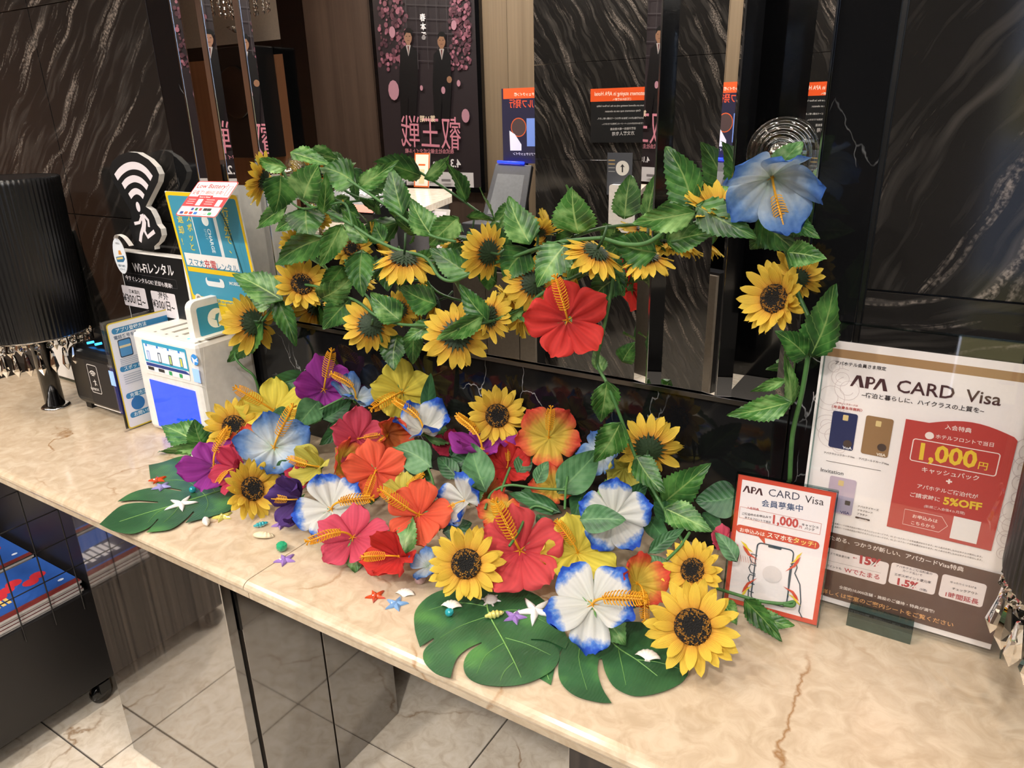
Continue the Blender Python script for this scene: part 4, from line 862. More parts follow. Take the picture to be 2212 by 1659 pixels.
def monstera(label, outline, ribs, z, lift=0.0):
    ps = [at_z(q_[0], q_[1], z) for q_ in outline]; c = sum(ps, V()) / len(ps)
    root = thing('monstera_leaf', label, 'leaf', V((c.x, c.y, CT)), group='monstera leaves on the counter')
    # outline resampled so that the curves read as curves
    out = []
    n = len(outline)
    for i in range(n):
        a, b_, c_, d = (V((*outline[(i + k) % n][:2], 0)) for k in (-1, 0, 1, 2))
        sharp = len(outline[i]) > 2 or len(outline[(i + 1) % n]) > 2
        for j in range(4):
            t = j / 4
            if sharp:
                tb = (c_ - a) * 0.5 if len(outline[i]) <= 2 else (c_ - b_); td = (d - b_) * 0.5 if len(outline[(i + 1) % n]) <= 2 else (c_ - b_)
            else: tb = (c_ - a) * 0.5; td = (d - b_) * 0.5
            h = b_ * (2 * t ** 3 - 3 * t * t + 1) + tb * (t ** 3 - 2 * t * t + t) + c_ * (-2 * t ** 3 + 3 * t * t) + td * (t ** 3 - t * t)
            out.append((h.x, h.y))
    pts = [at_z(u, v, z) - V((c.x, c.y, CT)) for u, v in out]
    t = MB(); ngon_prism(t, [(p.x, p.y) for p in pts], z - 0.0007, z)
    me = t.mesh('blade', False); link('blade', me, MATS['monstera_green'], root, WM[root.name])
    for k, rb in enumerate(ribs):
        q = [at_z(u, v, z + 0.0003) for u, v in rb]; t = MB(); t.tube(catmull(q, 4), 0.0016 if k == 0 else 0.0007, 5, taper=0.35)
        part('midrib' if k == 0 else 'vein', t, MATS['monstera_vein'], root, True)
    return root
k8 = lambda L: [tuple([200 + .2712 * p[0], 850 + .2712 * p[1]] + list(p[2:])) for p in L]
monstera('monstera leaf overhanging the counter edge at the left of the heap', [(p[0], p[1]) if len(p) == 2 else p for p in k8([(55, 1040, 1), (150, 950), (230, 893), (340, 870), (520, 872, 1), (522, 860, 1), (350, 848), (200, 858, 1), (290, 800), (400, 762), (520, 750), (700, 778, 1), (715, 768, 1), (560, 735), (462, 690, 1), (447, 570, 1), (560, 545), (680, 505), (800, 490), (960, 500), (1080, 620), (1130, 800), (1100, 920), (1000, 962), (740, 1030, 1), (812, 942, 1), (800, 938, 1), (740, 1000), (620, 1080), (430, 1105, 1), (528, 1000, 1), (515, 998, 1), (460, 1060), (370, 1102), (290, 1116), (170, 1095)])],
    [k8([(1075, 755), (900, 810), (590, 905), (400, 960), (215, 1020)]), k8([(900, 810), (760, 700), (590, 690)]), k8([(900, 810), (920, 880), (890, 950)]), k8([(700, 880), (640, 960), (560, 1030)]), k8([(600, 900), (500, 960), (440, 1030)]), k8([(980, 785), (900, 690), (800, 600)])], 0.005)
monstera('monstera leaf tip showing under the front centre monstera leaf', [(1120, 1440, 1), (1160, 1462), (1190, 1479, 1), (1202, 1430), (1216, 1396, 1), (1150, 1380)], [[(1150, 1395), (1170, 1430), (1186, 1468)]], 0.0022)
monstera('large monstera leaf under the starfish and gems at the front', [(985, 1268), (932, 1284), (898, 1318), (896, 1358), (907, 1397, 1), (936, 1378, 1), (938, 1381, 1), (916, 1405), (917, 1430), (942, 1455), (973, 1464, 1), (985, 1425), (1008, 1402), (1039, 1387, 1), (1041, 1389, 1), (1012, 1410), (1001, 1438), (1012, 1464), (1042, 1478), (1090, 1482), (1142, 1474), (1190, 1450), (1208, 1423), (1204, 1400), (1184, 1388), (1148, 1383, 1), (1147, 1380, 1), (1180, 1383), (1222, 1402, 1), (1226, 1380), (1195, 1320), (1150, 1280), (1060, 1262)],
    [[(1050, 1296), (1058, 1330), (1088, 1385), (1112, 1432), (1126, 1464)], [(1058, 1330), (1000, 1350), (950, 1378)], [(1052, 1310), (990, 1302), (925, 1318)], [(1090, 1388), (1050, 1415), (1030, 1455)], [(1092, 1378), (1140, 1392), (1190, 1415)], [(1062, 1325), (1120, 1318), (1180, 1345)], [(1110, 1430), (1090, 1450), (1080, 1472)]], 0.005)
monstera('monstera leaf under the largest sunflower at the front', [(1218, 1392), (1206, 1438), (1212, 1474), (1242, 1502), (1290, 1516), (1321, 1518, 1), (1302, 1488), (1291, 1452), (1293, 1424, 1), (1300, 1422, 1), (1309, 1455), (1330, 1486), (1372, 1503), (1424, 1496), (1468, 1477), (1486, 1458, 1), (1486, 1410), (1472, 1366), (1400, 1345), (1300, 1345), (1240, 1365)],
    [[(1290, 1350), (1330, 1395), (1375, 1425), (1420, 1460)], [(1262, 1370), (1250, 1420), (1268, 1490)], [(1335, 1400), (1345, 1445), (1352, 1480)], [(1375, 1425), (1420, 1430), (1470, 1445)]], 0.004)

# ------------------------------------------------------------------ shells, starfish and acrylic gems
for nme, col in (('gem_purple', 'a883cc'), ('gem_blue', '86b0de'), ('gem_orange', 'd8532a'), ('gem_yellow', 'd9d070'), ('gem_teal', '2ea9b4'), ('gem_green', '35b07c'), ('gem_clear', 'e8e2dc'), ('gem_pink', 'e0bcb8'), ('gem_lilac', 'a9a2d8')):
    m, nt, b = newmat(nme); b.inputs['Base Color'].default_value = hexc(col); b.inputs['Roughness'].default_value = 0.06; b.inputs['Transmission Weight'].default_value = 0.30; b.inputs['IOR'].default_value = 1.5; b.inputs['Coat Weight'].default_value = 1.0; MATS[nme] = m
plain('shell_white', 'e6ded2', 0.55, grain=0.12, scale=90); plain('shell_cream', 'd8c6a4', 0.55, grain=0.15, scale=90); plain('starfish_white', 'd9d5d0', 0.8, grain=0.12, scale=260)
def star_mesh(arm=0.30, h=0.20, knob=0.0, pts=5):
    t = MB(); rings = 7; n = pts * 6; vs = [(0, 0, h)]; fs = []
    for j in range(1, rings + 1):
        s = j / rings
        for i in range(n):
            a = 2 * math.pi * i / n; ph = (i % 6) / 6.0; w = abs(ph - 0.0) if ph <= 0.5 else 1 - ph; w *= 2
            rr = (1 - (1 - arm) * (w ** 0.55)); r = rr * s
            z = h * math.sqrt(max(0, 1 - s ** 2.2)) * (0.35 + 0.65 * (1 - w * 0.5)) + (knob * (0.5 + 0.5 * math.sin(40 * r)) * (1 - s))
            vs.append((r * math.cos(a), r * math.sin(a), z))
    for i in range(n): fs.append((0, 1 + i, 1 + (i + 1) % n))
    for j in range(rings - 1):
        for i in range(n):
            k = (i + 1) % n; fs.append((1 + j * n + i, 1 + (j + 1) * n + i, 1 + (j + 1) * n + k, 1 + j * n + k))
    fs.append(tuple(1 + (rings - 1) * n + i for i in reversed(range(n)))); t.add(vs, fs); return t
def scallop_mesh():
    t = MB(); nu, nv = 26, 8; vs = []; fs = []
    for j in range(nv + 1):
        for i in range(nu + 1):
            a = R(-68 + 136 * i / nu); s = j / nv; rib = 0.035 * math.cos(13 * math.pi * 2 * i / nu * 0.5) * s
            r = s * (1.0 + 0.3 * rib); x = r * math.sin(a); y = r * math.cos(a)
            z = 0.34 * math.sin(math.pi * (0.10 + 0.80 * s)) * (1 - 0.45 * (a / R(68)) ** 2) + rib * 0.9
            vs.append((x, y - 0.5, max(z, 0.0) if j < nv else 0.0))
    for j in range(nv):
        for i in range(nu):
            a = j * (nu + 1) + i; fs.append((a, a + nu + 1, a + nu + 2, a + 1))
    t.add(vs, fs); t.add([(-0.22, -0.52, 0.0), (0.22, -0.52, 0.0), (0.16, -0.36, 0.16), (-0.16, -0.36, 0.16)], [(0, 1, 2, 3)]); return t
def conch_mesh():
    t = MB(); turns, n = 40, 12; prof = []
    for k in range(turns + 1):
        s = k / turns; r = 0.34 * (math.sin(math.pi * min(1, s * 0.80 + 0.10)) ** 1.2) * (1 + 0.14 * math.sin(s * 30)) + 0.02; prof.append((max(r, 0.01), -0.9 + 1.8 * s))
    t.lathe([(0.0, -0.92)] + prof + [(0.0, 0.92)], n); 
    for v in t.v: v.xyz = (v.x, v.z, v.y + 0.30)
    return t
def gemball_mesh():
    bm = bmesh.new(); bmesh.ops.create_icosphere(bm, subdivisions=2, radius=0.62); t = MB()
    for v in bm.verts: v.co *= 1 + 0.13 * math.sin(9 * v.co.x + 4 * v.co.z) * math.cos(8 * v.co.y); v.co.z = max(v.co.z, -0.5) + 0.5
    bm.verts.index_update(); t.add([v.co.copy() for v in bm.verts], [tuple(x.index for x in f.verts) for f in bm.faces]); bm.free(); return t
def turtle_mesh():
    t = MB(); n = 18; t.lathe([(0.62, 0.02), (0.66, 0.12), (0.55, 0.28), (0.36, 0.40), (0.16, 0.47), (0.0, 0.48)], n)
    for a in (0, 62, 118, 180, 242, 298):
        ca, sa = math.cos(R(a)), math.sin(R(a)); t.add([(0.5 * ca - 0.14 * sa, 0.5 * sa + 0.14 * ca, 0.04), (0.5 * ca + 0.14 * sa, 0.5 * sa - 0.14 * ca, 0.04), (0.98 * ca + 0.06 * sa, 0.98 * sa - 0.06 * ca, 0.05), (0.98 * ca - 0.06 * sa, 0.98 * sa + 0.06 * ca, 0.05), (0.7 * ca, 0.7 * sa, 0.2)], [(0, 1, 4), (1, 2, 4), (2, 3, 4), (3, 0, 4), (3, 2, 1, 0)])
    return t
SHM = {'star': star_mesh(0.42, 0.26), 'starfish': star_mesh(0.26, 0.17, 0.03), 'scallop': scallop_mesh(), 'conch': conch_mesh(), 'ball': gemball_mesh(), 'turtle': turtle_mesh()}
SHN = {'star': 'star_gem', 'starfish': 'starfish', 'scallop': 'scallop_shell', 'conch': 'conch_gem', 'ball': 'rose_gem', 'turtle': 'turtle_gem'}
def trinket(kind, label, mat, u, v, dia, z=0.0, rot=0, tilt=0, cat=None):
    p = at_z(u, v, z + 0.0005); r = dia / 2 / ppm(p) * 1.12
    me = SHM[kind].mesh(SHN[kind], kind in ('starfish', 'scallop', 'conch'))
    o = link(SHN[kind], me, MATS[mat], None, Matrix.Translation(p) @ Matrix.Rotation(R(rot), 4, 'Z') @ Matrix.Rotation(R(tilt), 4, 'X') @ S(r))
    tag(o, label, cat or ('shell' if 'shell' in mat else 'ornament'), 'shells and acrylic gems on the counter')
    if kind == 'scallop':
        md = o.modifiers.new('thick', 'SOLIDIFY'); md.thickness = 0.06
    return o
ML = 0.0052
for a in (('star', 'orange star gem beside a lilac one on the left monstera leaf', 'gem_orange', 341, 1037, 36, ML, 10), ('star', 'lilac star gem below the orange one on the left monstera leaf', 'gem_lilac', 349, 1052, 38, ML, 30), ('ball', 'turquoise rose gem on the left monstera leaf', 'gem_teal', 417, 1063, 22, ML),
          ('starfish', 'white knobbly starfish on the left monstera leaf', 'starfish_white', 392, 1089, 66, ML, 40), ('star', 'yellow star gem at the edge of the left monstera leaf', 'gem_yellow', 481, 1117, 42, 0, 10), ('conch', 'clear conch gem beside the left monstera leaf', 'gem_clear', 446, 1131, 36, 0, 60),
          ('conch', 'turquoise conch gem above a cream scallop shell', 'gem_teal', 564, 1137, 30, 0, -30), ('scallop', 'cream ribbed scallop shell near the counter joint', 'shell_cream', 568, 1159, 48, 0, 200, 18), ('star', 'purple star gem below the dark violet hibiscus', 'gem_purple', 609, 1133, 42, 0, 20),
          ('ball', 'green shell gem on the counter joint', 'gem_green', 610, 1189, 36, 0), ('star', 'purple star gem below the green one on the counter joint', 'gem_purple', 616, 1210, 46, 0, 15), ('star', 'orange red star gem near the counter edge', 'gem_orange', 812, 1288, 44, 0, 10), ('star', 'pale blue star gem next to the orange red one', 'gem_blue', 856, 1305, 50, 0, 35),
          ('scallop', 'white ribbed scallop shell above the pale blue star gem', 'shell_white', 876, 1282, 42, 0, 20, 12), ('ball', 'pink glittering shell gem beside the front sunflower', 'gem_pink', 908, 1259, 36, 0), ('scallop', 'white scallop shell on the large front monstera leaf', 'shell_white', 976, 1308, 44, ML, 25, 12), ('ball', 'turquoise faceted gem below the white scallop on the front monstera leaf', 'gem_teal', 971, 1329, 28, ML),
          ('turtle', 'clear turtle gem on the front monstera leaf', 'gem_clear', 1060, 1297, 42, ML, 20), ('conch', 'yellow conch gem on the midrib of the front monstera leaf', 'gem_yellow', 1068, 1333, 42, ML, -40), ('star', 'purple star gem beside the white starfish at the front', 'gem_purple', 1112, 1333, 50, ML, 25), ('starfish', 'white starfish beside the largest white hibiscus', 'starfish_white', 1156, 1320, 92, ML, 5),
          ('scallop', 'white ribbed scallop shell below the largest sunflower', 'shell_white', 1400, 1417, 52, ML, 15, 12), ('ball', 'teal gem partly hidden behind the front sunflower', 'gem_teal', 918, 1198, 26, 0), ('ball', 'small white pebble shell behind the magenta hibiscus', 'shell_white', 424, 990, 26, ML)):
    trinket(*a)
# sprig with a drooping leaf at the right end of the heap
sp = thing('ivy_sprig', 'ivy sprig with one drooping leaf in front of the small red framed sign', 'artificial plant', at_z(1590, 1290))
t = MB(); t.tube(catmull([at_z(1545, 1270, 0.03), at_z(1590, 1284, 0.035), at_z(1640, 1298, 0.035), at_z(1690, 1304, 0.035), at_z(1714, 1300, 0.037), at_z(1712, 1309, 0.034), at_z(1692, 1306, 0.035)], 6), 0.0026, 6); part('stem', t, MATS['stem_green'], sp, True)
leaf_between(sp, at_z(1612, 1300, 0.03), at_z(1690, 1386, 0.012), 52, 'leaf_vine_dark', 1, True, side=25); leaf_between(sp, at_z(1636, 1330, 0.02), at_z(1716, 1352, 0.012), 40, 'leaf_vine', 3, True, side=-20); leaf_between(sp, at_z(1560, 1300, 0.02), at_z(1590, 1350, 0.01), 44, 'leaf_vine', 2, True)
sp = thing('ivy_sprig', 'ivy sprig with two broad leaves lying before the glowing blue screen', 'artificial plant', at_z(440, 968))
t = MB(); t.tube(catmull([at_z(490, 940, 0.02), at_z(450, 962, 0.015), at_z(425, 976, 0.012)], 5), 0.0024, 6); part('stem', t, MATS['stem_green'], sp, True)
def azc(u, v, z):
    p = at_z(u, v, z); return p if p.y < 0.872 else at_y(u, v, 0.872)
leaf_between(sp, azc(440, 962, 0.02), azc(346, 915, 0.03), 74, 'leaf_vine', 0, True, side=10); leaf_between(sp, azc(444, 968, 0.015), azc(342, 976, 0.006), 46, 'leaf_vine', 2, True, side=-25); leaf_between(sp, azc(436, 960, 0.02), azc(420, 905, 0.05), 50, 'leaf_vine_dark', 1, True)

# ------------------------------------------------------------------ beaded table lamps
plain('lamp_fabric', '08080a', 0.32, spec=0.8, grain=0.2, scale=40)
def table_lamp(x, y, label):
    b = V((x, y, CT)); L = thing('table_lamp', label, 'lamp', b, group='black beaded table lamps')
    t = MB(); t.lathe([(0.0, 0.008), (0.026, 0.008), (0.030, 0.0065), (0.034, 0.004), (0.034, 0.0), (0.0, 0.0)], 32, axis=b); part('base_plate', t, MATS['chrome'], L, True)
    t = MB(); t.lathe([(0.0225, 0.008), (0.0225, 0.36), (0.0, 0.36)], 24, axis=b); part('pole', t, MATS['black_gloss'], L, True)
    n = 300; t = MB(); prof = [(0.119, 0.205), (0.1205, 0.215), (0.1270, 0.560), (0.1275, 0.572), (0.124, 0.575)]; vs = []; fs = []
    for r, z in prof:
        for i in range(n):
            a = 2 * math.pi * i / n; k = 1 + 0.007 * math.cos(i * 2 * math.pi * 75 / n); vs.append((b.x + r * k * math.cos(a), b.y + r * k * math.sin(a), b.z + z))
    for j in range(len(prof) - 1):
        for i in range(n): fs.append((j * n + i, j * n + (i + 1) % n, (j + 1) * n + (i + 1) % n, (j + 1) * n + i))
    t.add(vs, fs); part('lamp_shade', t, MATS['lamp_fabric'], L, True)
    t = MB(); t.lathe([(0.124, 0.5745), (0.0, 0.5735)], 48, axis=b); t.lathe([(0.0, 0.209), (0.118, 0.209)], 48, axis=b); part('shade_cap', t, MATS['black_plastic'], L)
    t = MB(); t.lathe([(0.108, 0.204), (0.114, 0.207), (0.116, 0.203), (0.112, 0.199), (0.108, 0.204)], 48, axis=b); part('bead_ring', t, MATS['chrome'], L, True)
    if 'bead' not in _misc:
        bm = bmesh.new(); bmesh.ops.create_icosphere(bm, subdivisions=1, radius=0.0095); me = bpy.data.meshes.new('crystal_bead'); bm.to_mesh(me); bm.free(); me.materials.append(MATS['crystal']); _misc['bead'] = me
        q = MB(); q.lathe([(0.0, 0.0), (0.0035, -0.003), (0.0045, -0.008), (0.0095, -0.042), (0.0, -0.060)], 6); me = q.mesh('crystal_drop'); me.materials.append(MATS['crystal']); _misc['drop'] = me
    for i in range(26):
        a = 2 * math.pi * i / 26; p = b + V((0.112 * math.cos(a), 0.112 * math.sin(a), 0.190))
        link('crystal_bead', _misc['bead'], None, L, Matrix.Translation(p)); link('crystal_drop', _misc['drop'], None, L, Matrix.Translation(p - V((0, 0, 0.011))) @ Matrix.Rotation(a, 4, 'Z') @ Matrix.Rotation(R(4 * math.sin(i * 2.3)), 4, 'Y'))
table_lamp(-1.945, 0.86, 'black pleated lamp with crystal drops at the left end of the counter')
pr = at_z(2172, 1268, 0.21); table_lamp(pr.x + 0.118, pr.y + 0.045, 'black pleated lamp with crystal drops cut off by the right edge')

# ------------------------------------------------------------------ charging box, power bank, signs around it
BX0, BX1, BY0, BY1, BZ = -1.592, -1.362, 0.897, 1.046, CT + 0.242
box = thing('charging_box', 'white power bank rental box with a glowing blue screen', 'charging station', ((BX0 + BX1) / 2, BY0, CT))
t = MB(); t.box(BX0, BY0, CT + 0.002, BX1, BY1, BZ); part('housing', t, MATS['white_plastic'], box, bevel=0.011)
t = MB(); t.box(BX0 + 0.008, BY0 + 0.008, BZ - 0.001, BX1 - 0.008, BY1 - 0.008, BZ + 0.0018); part('top_plate', t, plain('warm_white', 'e6e2d8', 0.4), box, bevel=0.0008)
sl = [at_z(u, v, 0.242).x for u, v in ((339, 716), (360, 722), (382, 727), (405, 733), (428, 738))]
for i, x in enumerate(sl):
    t = MB(); t.box(x, BY0 + 0.035, BZ + 0.0016, x + 0.011, BY1 - 0.014, BZ + 0.0023); part('slot', t, plain('slot_grey', '8f8a80', 0.6), box)
    t = MB(); t.box(x + 0.002, BY0 + 0.017, BZ + 0.0016, x + 0.008, BY0 + 0.022, BZ + 0.0024); part('status_light', t, plain('led_blue', '2f9bff', 0.4, emit='2f9bff', estr=3.0, grain=0) if i == 3 else plain('slot_grey', '8f8a80', 0.6), box)
s = Sheet(V((BX0, BY0 - 0.0008, CT)), V((1, 0, 0)), V((0, 0, 1)))
plain('screen_blue', '0a2bd6', 0.08, emit='0f4dff', estr=1.1, grain=0.25, scale=9, coat=0.5); plain('sticker_glow', '9fc4ff', 0.4, emit='5f97ff', estr=0.35, grain=0)
s.rect(304, 732, 412, 823, 'e8eaee', 0.004); s.rect(305, 733, 409, 803, '2f9fc4', 0.003); s.rect(309, 741, 405, 797, 'e6eef4')
for k in range(4):
    u = 313 + k * 23.5; v = 742 + k * 5.2; s.rect(u, v, u + 5, v + 6, '2f7fd0'); s.rect(u + 7, v + 3, u + 17, v + 6, '6f9fd0'); s.rect(u + 3, v + 14, u + 14, v + 38, ('8fa6d8', '4a5a78', '45526b', '2f8fb4')[k], 0.002); s.rect(u + 5, v + 17, u + 12, v + 35, ('c9d4f0', 'e6f0f4', 'b8d07a', 'e8d24a')[k])
s.poly([(316, 781), (402, 802), (412, 811), (318, 788)], '233a86')
for k, c in enumerate(('2b2b2e', '2b2b2e', '2f9f5a', '2f9f5a')): s.rect(320 + k * 22.5, 790 + k * 5.6, 334 + k * 22.5 - (6 if k > 1 else 0), 800 + k * 5.6, c, 0.001)
s.disc(421, 777, 0.0125, '2f8fe0'); s.poly([(414, 770), (421, 777), (427, 773), (425, 779), (429, 783), (421, 781), (420, 789)], 'ffffff')
s.rect(415, 795, 435, 828, 'sticker_glow'); s.rect(323, 818, 441, 950, 'screen_blue'); s.line([(318, 806), (443, 836)], 0.0008, 'bfb8ae'); s.line([(440, 752), (455, 950)], 0.0006, 'cfc9bf')
s.build('front_print', box)
pb = thing('power_bank', 'white and teal power bank standing in the top of the charging box', 'power bank', V((sl[3] + 0.006, 0.97, BZ)))
xb = sl[3] - 0.003; t = MB(); ngon_prism(t, rrect_pts(0.925, BZ - 0.01, 1.034, BZ + 0.082, 0.018), 0, 0.019)
for v in t.v: v.xyz = (xb + v.z, v.x, v.y)
part('case', t, MATS['white_plastic'], pb, bevel=0.004)
s = Sheet(V((xb + 0.0195, 0.925, BZ)), V((0, 1, 0)), V((0, 0, 1))); s.lrect(0.014, 0.001, 0.105, 0.066, '2f8fae', 0.006); s._flat([(0.06 + 0.022 * math.cos(R(a)), 0.034 + 0.022 * math.sin(R(a))) for a in range(0, 360, 15)], 'e8ecea'); s._flat([(0.046, 0.036), (0.056, 0.032), (0.060, 0.042), (0.070, 0.044), (0.064, 0.030), (0.064, 0.014), (0.061, 0.014), (0.060, 0.028)], '2f8fae'); s.build('label_print', pb)

# yellow and blue upright sign behind the box
P0 = at_y(428, 690, 1.0); X1 = at_y(355, 413, 1.0).x; P1 = at_y(355, 413, P0.x / X1); up = (P1 - P0).normalized()
sg = thing('charging_sign', 'yellow bordered blue sign standing behind the charging box', 'sign', V((P0.x, P0.y, CT + 0.24)))
s = Sheet(P0, V((1, 0, 0)), up); w = s.q(512, 428)[0]; y1 = s.q(355, 413)[1]; y0 = -(P0.z - BZ - 0.004) / up.z
s.lrect(0, y0, w, y1, 'e8c21c', 0.008)
yb = s.q(418, 637)[1]; s.lrect(0.007, yb, w - 0.007, y1 - 0.008, '3f92ae', 0.005)
def vcol(chars, u0, v0, u1, v1, size, col, bold=0.01):
    for i, ch in enumerate(chars):
        k = i / max(1, len(chars) - 1); x, y = s.q(u0 + (u1 - u0) * k, v0 + (v1 - v0) * k); s.ltext(ch, x, y, size, col, bold, align=0.5)
a, b = s.q(432, 545), s.q(484, 545); s.lrect(a[0], s.q(440, 556)[1], b[0], y1 - 0.02, 'd8dcdc', 0.006); s.lrect(a[0] + 0.003, s.q(440, 556)[1], b[0] - 0.010, y1 - 0.024, '2f86a8', 0.004)
s.disc(443, 477, 0.011, 'e0e6e6')
x, y = s.q(447, 494); s.ltext('CHARGE', x, y, 0.015, 'e6ecec', 0.01, 0.052, R(-90)); x, y = s.q(440, 494); s.ltext('SPOT', x, y, 0.010, '9fc4d0', 0.0, 0.024, R(-90))
vcol('返却!', 391, 480, 396, 528, 0.020, 'e8cf3a'); vcol('スポッと', 409, 478, 418, 540, 0.019, 'e8cf3a'); vcol('行き先で、', 488, 466, 499, 546, 0.021, 'e8cf3a')
s.rect(405, 575, 530, 602, 'e0bc1c'); s.rect(398, 545, 519, 587, 'e6e4e2'); s.text('スマホ', 410, 571, 444, 577, '3a7f9f', 0.03); s.text('充電', 444, 577, 470, 581, 'b52a30', 0.04); s.text('レンタル', 471, 582, 516, 588, '3a7f9f', 0.03)
a = s.q(443, 598); s.lrect(a[0], a[1] - 0.020, a[0] + 0.062, a[1], 'dfe2e2', 0.008); s.lrect(a[0] + 0.006, a[1] - 0.008, a[0] + 0.050, a[1] + 0.0, '2f86a8', 0.003); s.text('MOBILE', 497, 615, 520, 618, 'dfe8e8', 0.02)
s.disc(431, 646, 0.013, 'd8d2c4'); s.disc(431, 646, 0.008, '8a8074'); s.text('Scan the QR to unlock', 446, 648, 506, 659, '4f9ab0', 0.02); s.line([(448, 654), (508, 664)], 0.0012, '4f9ab0')
t = MB(); t.add([(0, y0, -0.003), (w, y0, -0.003), (w, y1, -0.003), (0, y1, -0.003), (0, y0, -0.0004), (w, y0, -0.0004), (w, y1, -0.0004), (0, y1, -0.0004)], [(0, 3, 2, 1), (4, 5, 6, 7), (0, 1, 5, 4), (1, 2, 6, 5), (2, 3, 7, 6), (3, 0, 4, 7)])
link('board', t.mesh('board'), plain('sign_back', 'dcdad4', 0.5), sg, s.M); s.build('sign_print', sg)
# tilted card on a clear stem above it
Y0 = 0.90; A = at_y(378, 465, Y0); B = at_y(465, 470, Y0); Y2 = Y0 * A.x / at_y(430, 391, Y0).x; D = at_y(430, 391, Y2)
cd = thing('offer_card', 'tilted red and white card with battery print above the yellow sign', 'card', (A + D) / 2)
s = Sheet(A, B - A, D - A); w = (B - A).length; hh = (D - A).length
s.lrect(0, 0, w, hh, 'cf3038', 0.006); s.lrect(0.002, 0.002, w - 0.002, hh - 0.002, 'efe8e4', 0.005); s.lrect(0.002, hh * 0.27, w - 0.002, hh * 0.55, 'cf3a3e')
s.ltext('Low Battery?', w * 0.06, hh * 0.80, hh * 0.17, 'b52a34', 0.015, w * 0.76); s.ltext('没电了?', w * 0.04, hh * 0.62, hh * 0.13, 'b52a34', 0.02, w * 0.30); s.ltext('배터리 부족?', w * 0.38, hh * 0.62, hh * 0.13, 'b52a34', 0.02, w * 0.42); s.lrect(w * 0.25, hh * 0.50, w * 0.62, hh * 0.59, 'b5262e'); s.ltext('Rent it Now!', w * 0.30, hh * 0.52, hh * 0.07, 'f4e6e2', 0.01, w * 0.27)
for k in range(3): s.lrect(w * 0.07, hh * (0.46 - 0.06 * k), w * 0.25, hh * (0.475 - 0.06 * k), 'f0c8c6'); s.lrect(w * 0.52, hh * (0.46 - 0.06 * k), w * 0.72, hh * (0.475 - 0.06 * k), 'f0c8c6')
s.lrect(w * 0.32, hh * 0.30, w * 0.44, hh * 0.48, 'e4e0e0'); s.lrect(w * 0.80, hh * 0.29, w * 0.92, hh * 0.47, 'e4e0e0'); s.lline([(w * 0.86, hh * 0.60), (w * 0.93, hh * 0.60), (w * 0.95, hh * 0.86), (w * 0.86, hh * 0.86)], 0.0013, 'b52a34', True)
for k, c in enumerate(('3a4a8a', '2f6f3a', 'c23a3a', '2a2a2c', '2a2a2c')): s.lrect(w * (0.30 + 0.10 * k), hh * 0.16, w * (0.36 + 0.10 * k + (0.03 if k > 2 else 0)), hh * 0.23, c)
for k, c in enumerate(('2a3f8a', 'd8562a', 'b03040', '2f6fc0', 'c8c8cc', 'b8b8bc', '3a9f5a')): s.lrect(w * (0.08 + 0.115 * k), hh * 0.05, w * (0.16 + 0.115 * k), hh * 0.12, c, 0.0015)
t = MB(); ngon_prism(t, rrect_pts(0, 0, w, hh, 0.006), -0.0012, -0.0002); link('card_board', t.mesh('card_board'), MATS['white_paper'], cd, s.M); s.build('card_print', cd)
t = MB(); m_ = (A + D + (B - A)) / 2; t.tube(catmull([m_ - V((0, -0.003, 0.004)), m_ + V((0.01, 0.03, -0.06)), V((m_.x + 0.02, 1.0, BZ - 0.0))], 6), 0.0016, 6); part('clear_stem', t, MATS['acrylic_edge'], cd, True)

# Wi-Fi rental stand
YS = 1.012
wf = thing('wifi_sign', 'black cut-out sign with white signal arcs and a running figure', 'sign', at_y(320, 600, YS))
s = Sheet(V((0, YS, CT)), V((1, 0, 0)), V((0, 0, 1))); c1 = lambda L: [(p[0] * .2411, 280 + p[1] * .2411) for p in L]
outl = c1([(1005, 450), (980, 370), (1000, 290), (1060, 232), (1150, 200), (1230, 208), (1330, 268), (1395, 335), (1425, 400), (1415, 470), (1370, 560), (1305, 690), (1350, 722), (1385, 790), (1405, 850), (1438, 890), (1448, 950), (1425, 1005), (1382, 1045), (1385, 1075), (1200, 1055), (1205, 1000), (1175, 930), (1155, 860), (1180, 790), (1165, 720), (1120, 640), (1060, 545)])
t = MB(); ngon_prism(t, [s.q(*p) for p in outl], -0.014, -0.0003); link('icon_board', t.mesh('icon_board'), MATS['white_plastic'], wf, s.M)
x0, zt = s.q(252, 536)[0], s.q(320, 548)[1]; x1 = s.q(397, 556)[0]
t = MB(); zc_ = BZ - CT + 0.004; t.box(x0, zc_, -0.022, x1, zt, -0.0004); t.box(x0, 0.0, -0.022, BX0 - 0.004, zc_, -0.0004)
link('base_board', t.mesh('base_board'), MATS['white_plastic'], wf, s.M)
s.poly(outl, '101011'); s.lrect(x0 + 0.003, zc_, x1 - 0.008, zt - 0.003, '0e0e0f'); s.lrect(x0 + 0.003, 0.0, BX0 - 0.004, zc_, '0e0e0f')
k9 = 0.2411 / 900.0
for pts, wd in (([(1040, 428), (1080, 375), (1135, 335), (1195, 322), (1255, 335), (1310, 375), (1358, 438)], 62), ([(1105, 508), (1140, 465), (1195, 440), (1250, 452), (1290, 482), (1322, 520)], 58), ([(1163, 598), (1190, 565), (1222, 552), (1258, 568), (1288, 602)], 52)):
    q = [V((*s.q(*p), 0)) for p in c1(pts)]; s.lline([(p.x, p.y) for p in catmull(q, 4)], wd * k9, 'dcd4d8')
x, y = s.q(*c1([(1238, 692)])[0]); s._flat([(x + 0.0078 * math.cos(R(a_)), y + 0.0115 * math.sin(R(a_))) for a_ in range(0, 360, 20)], 'dcd4d8')
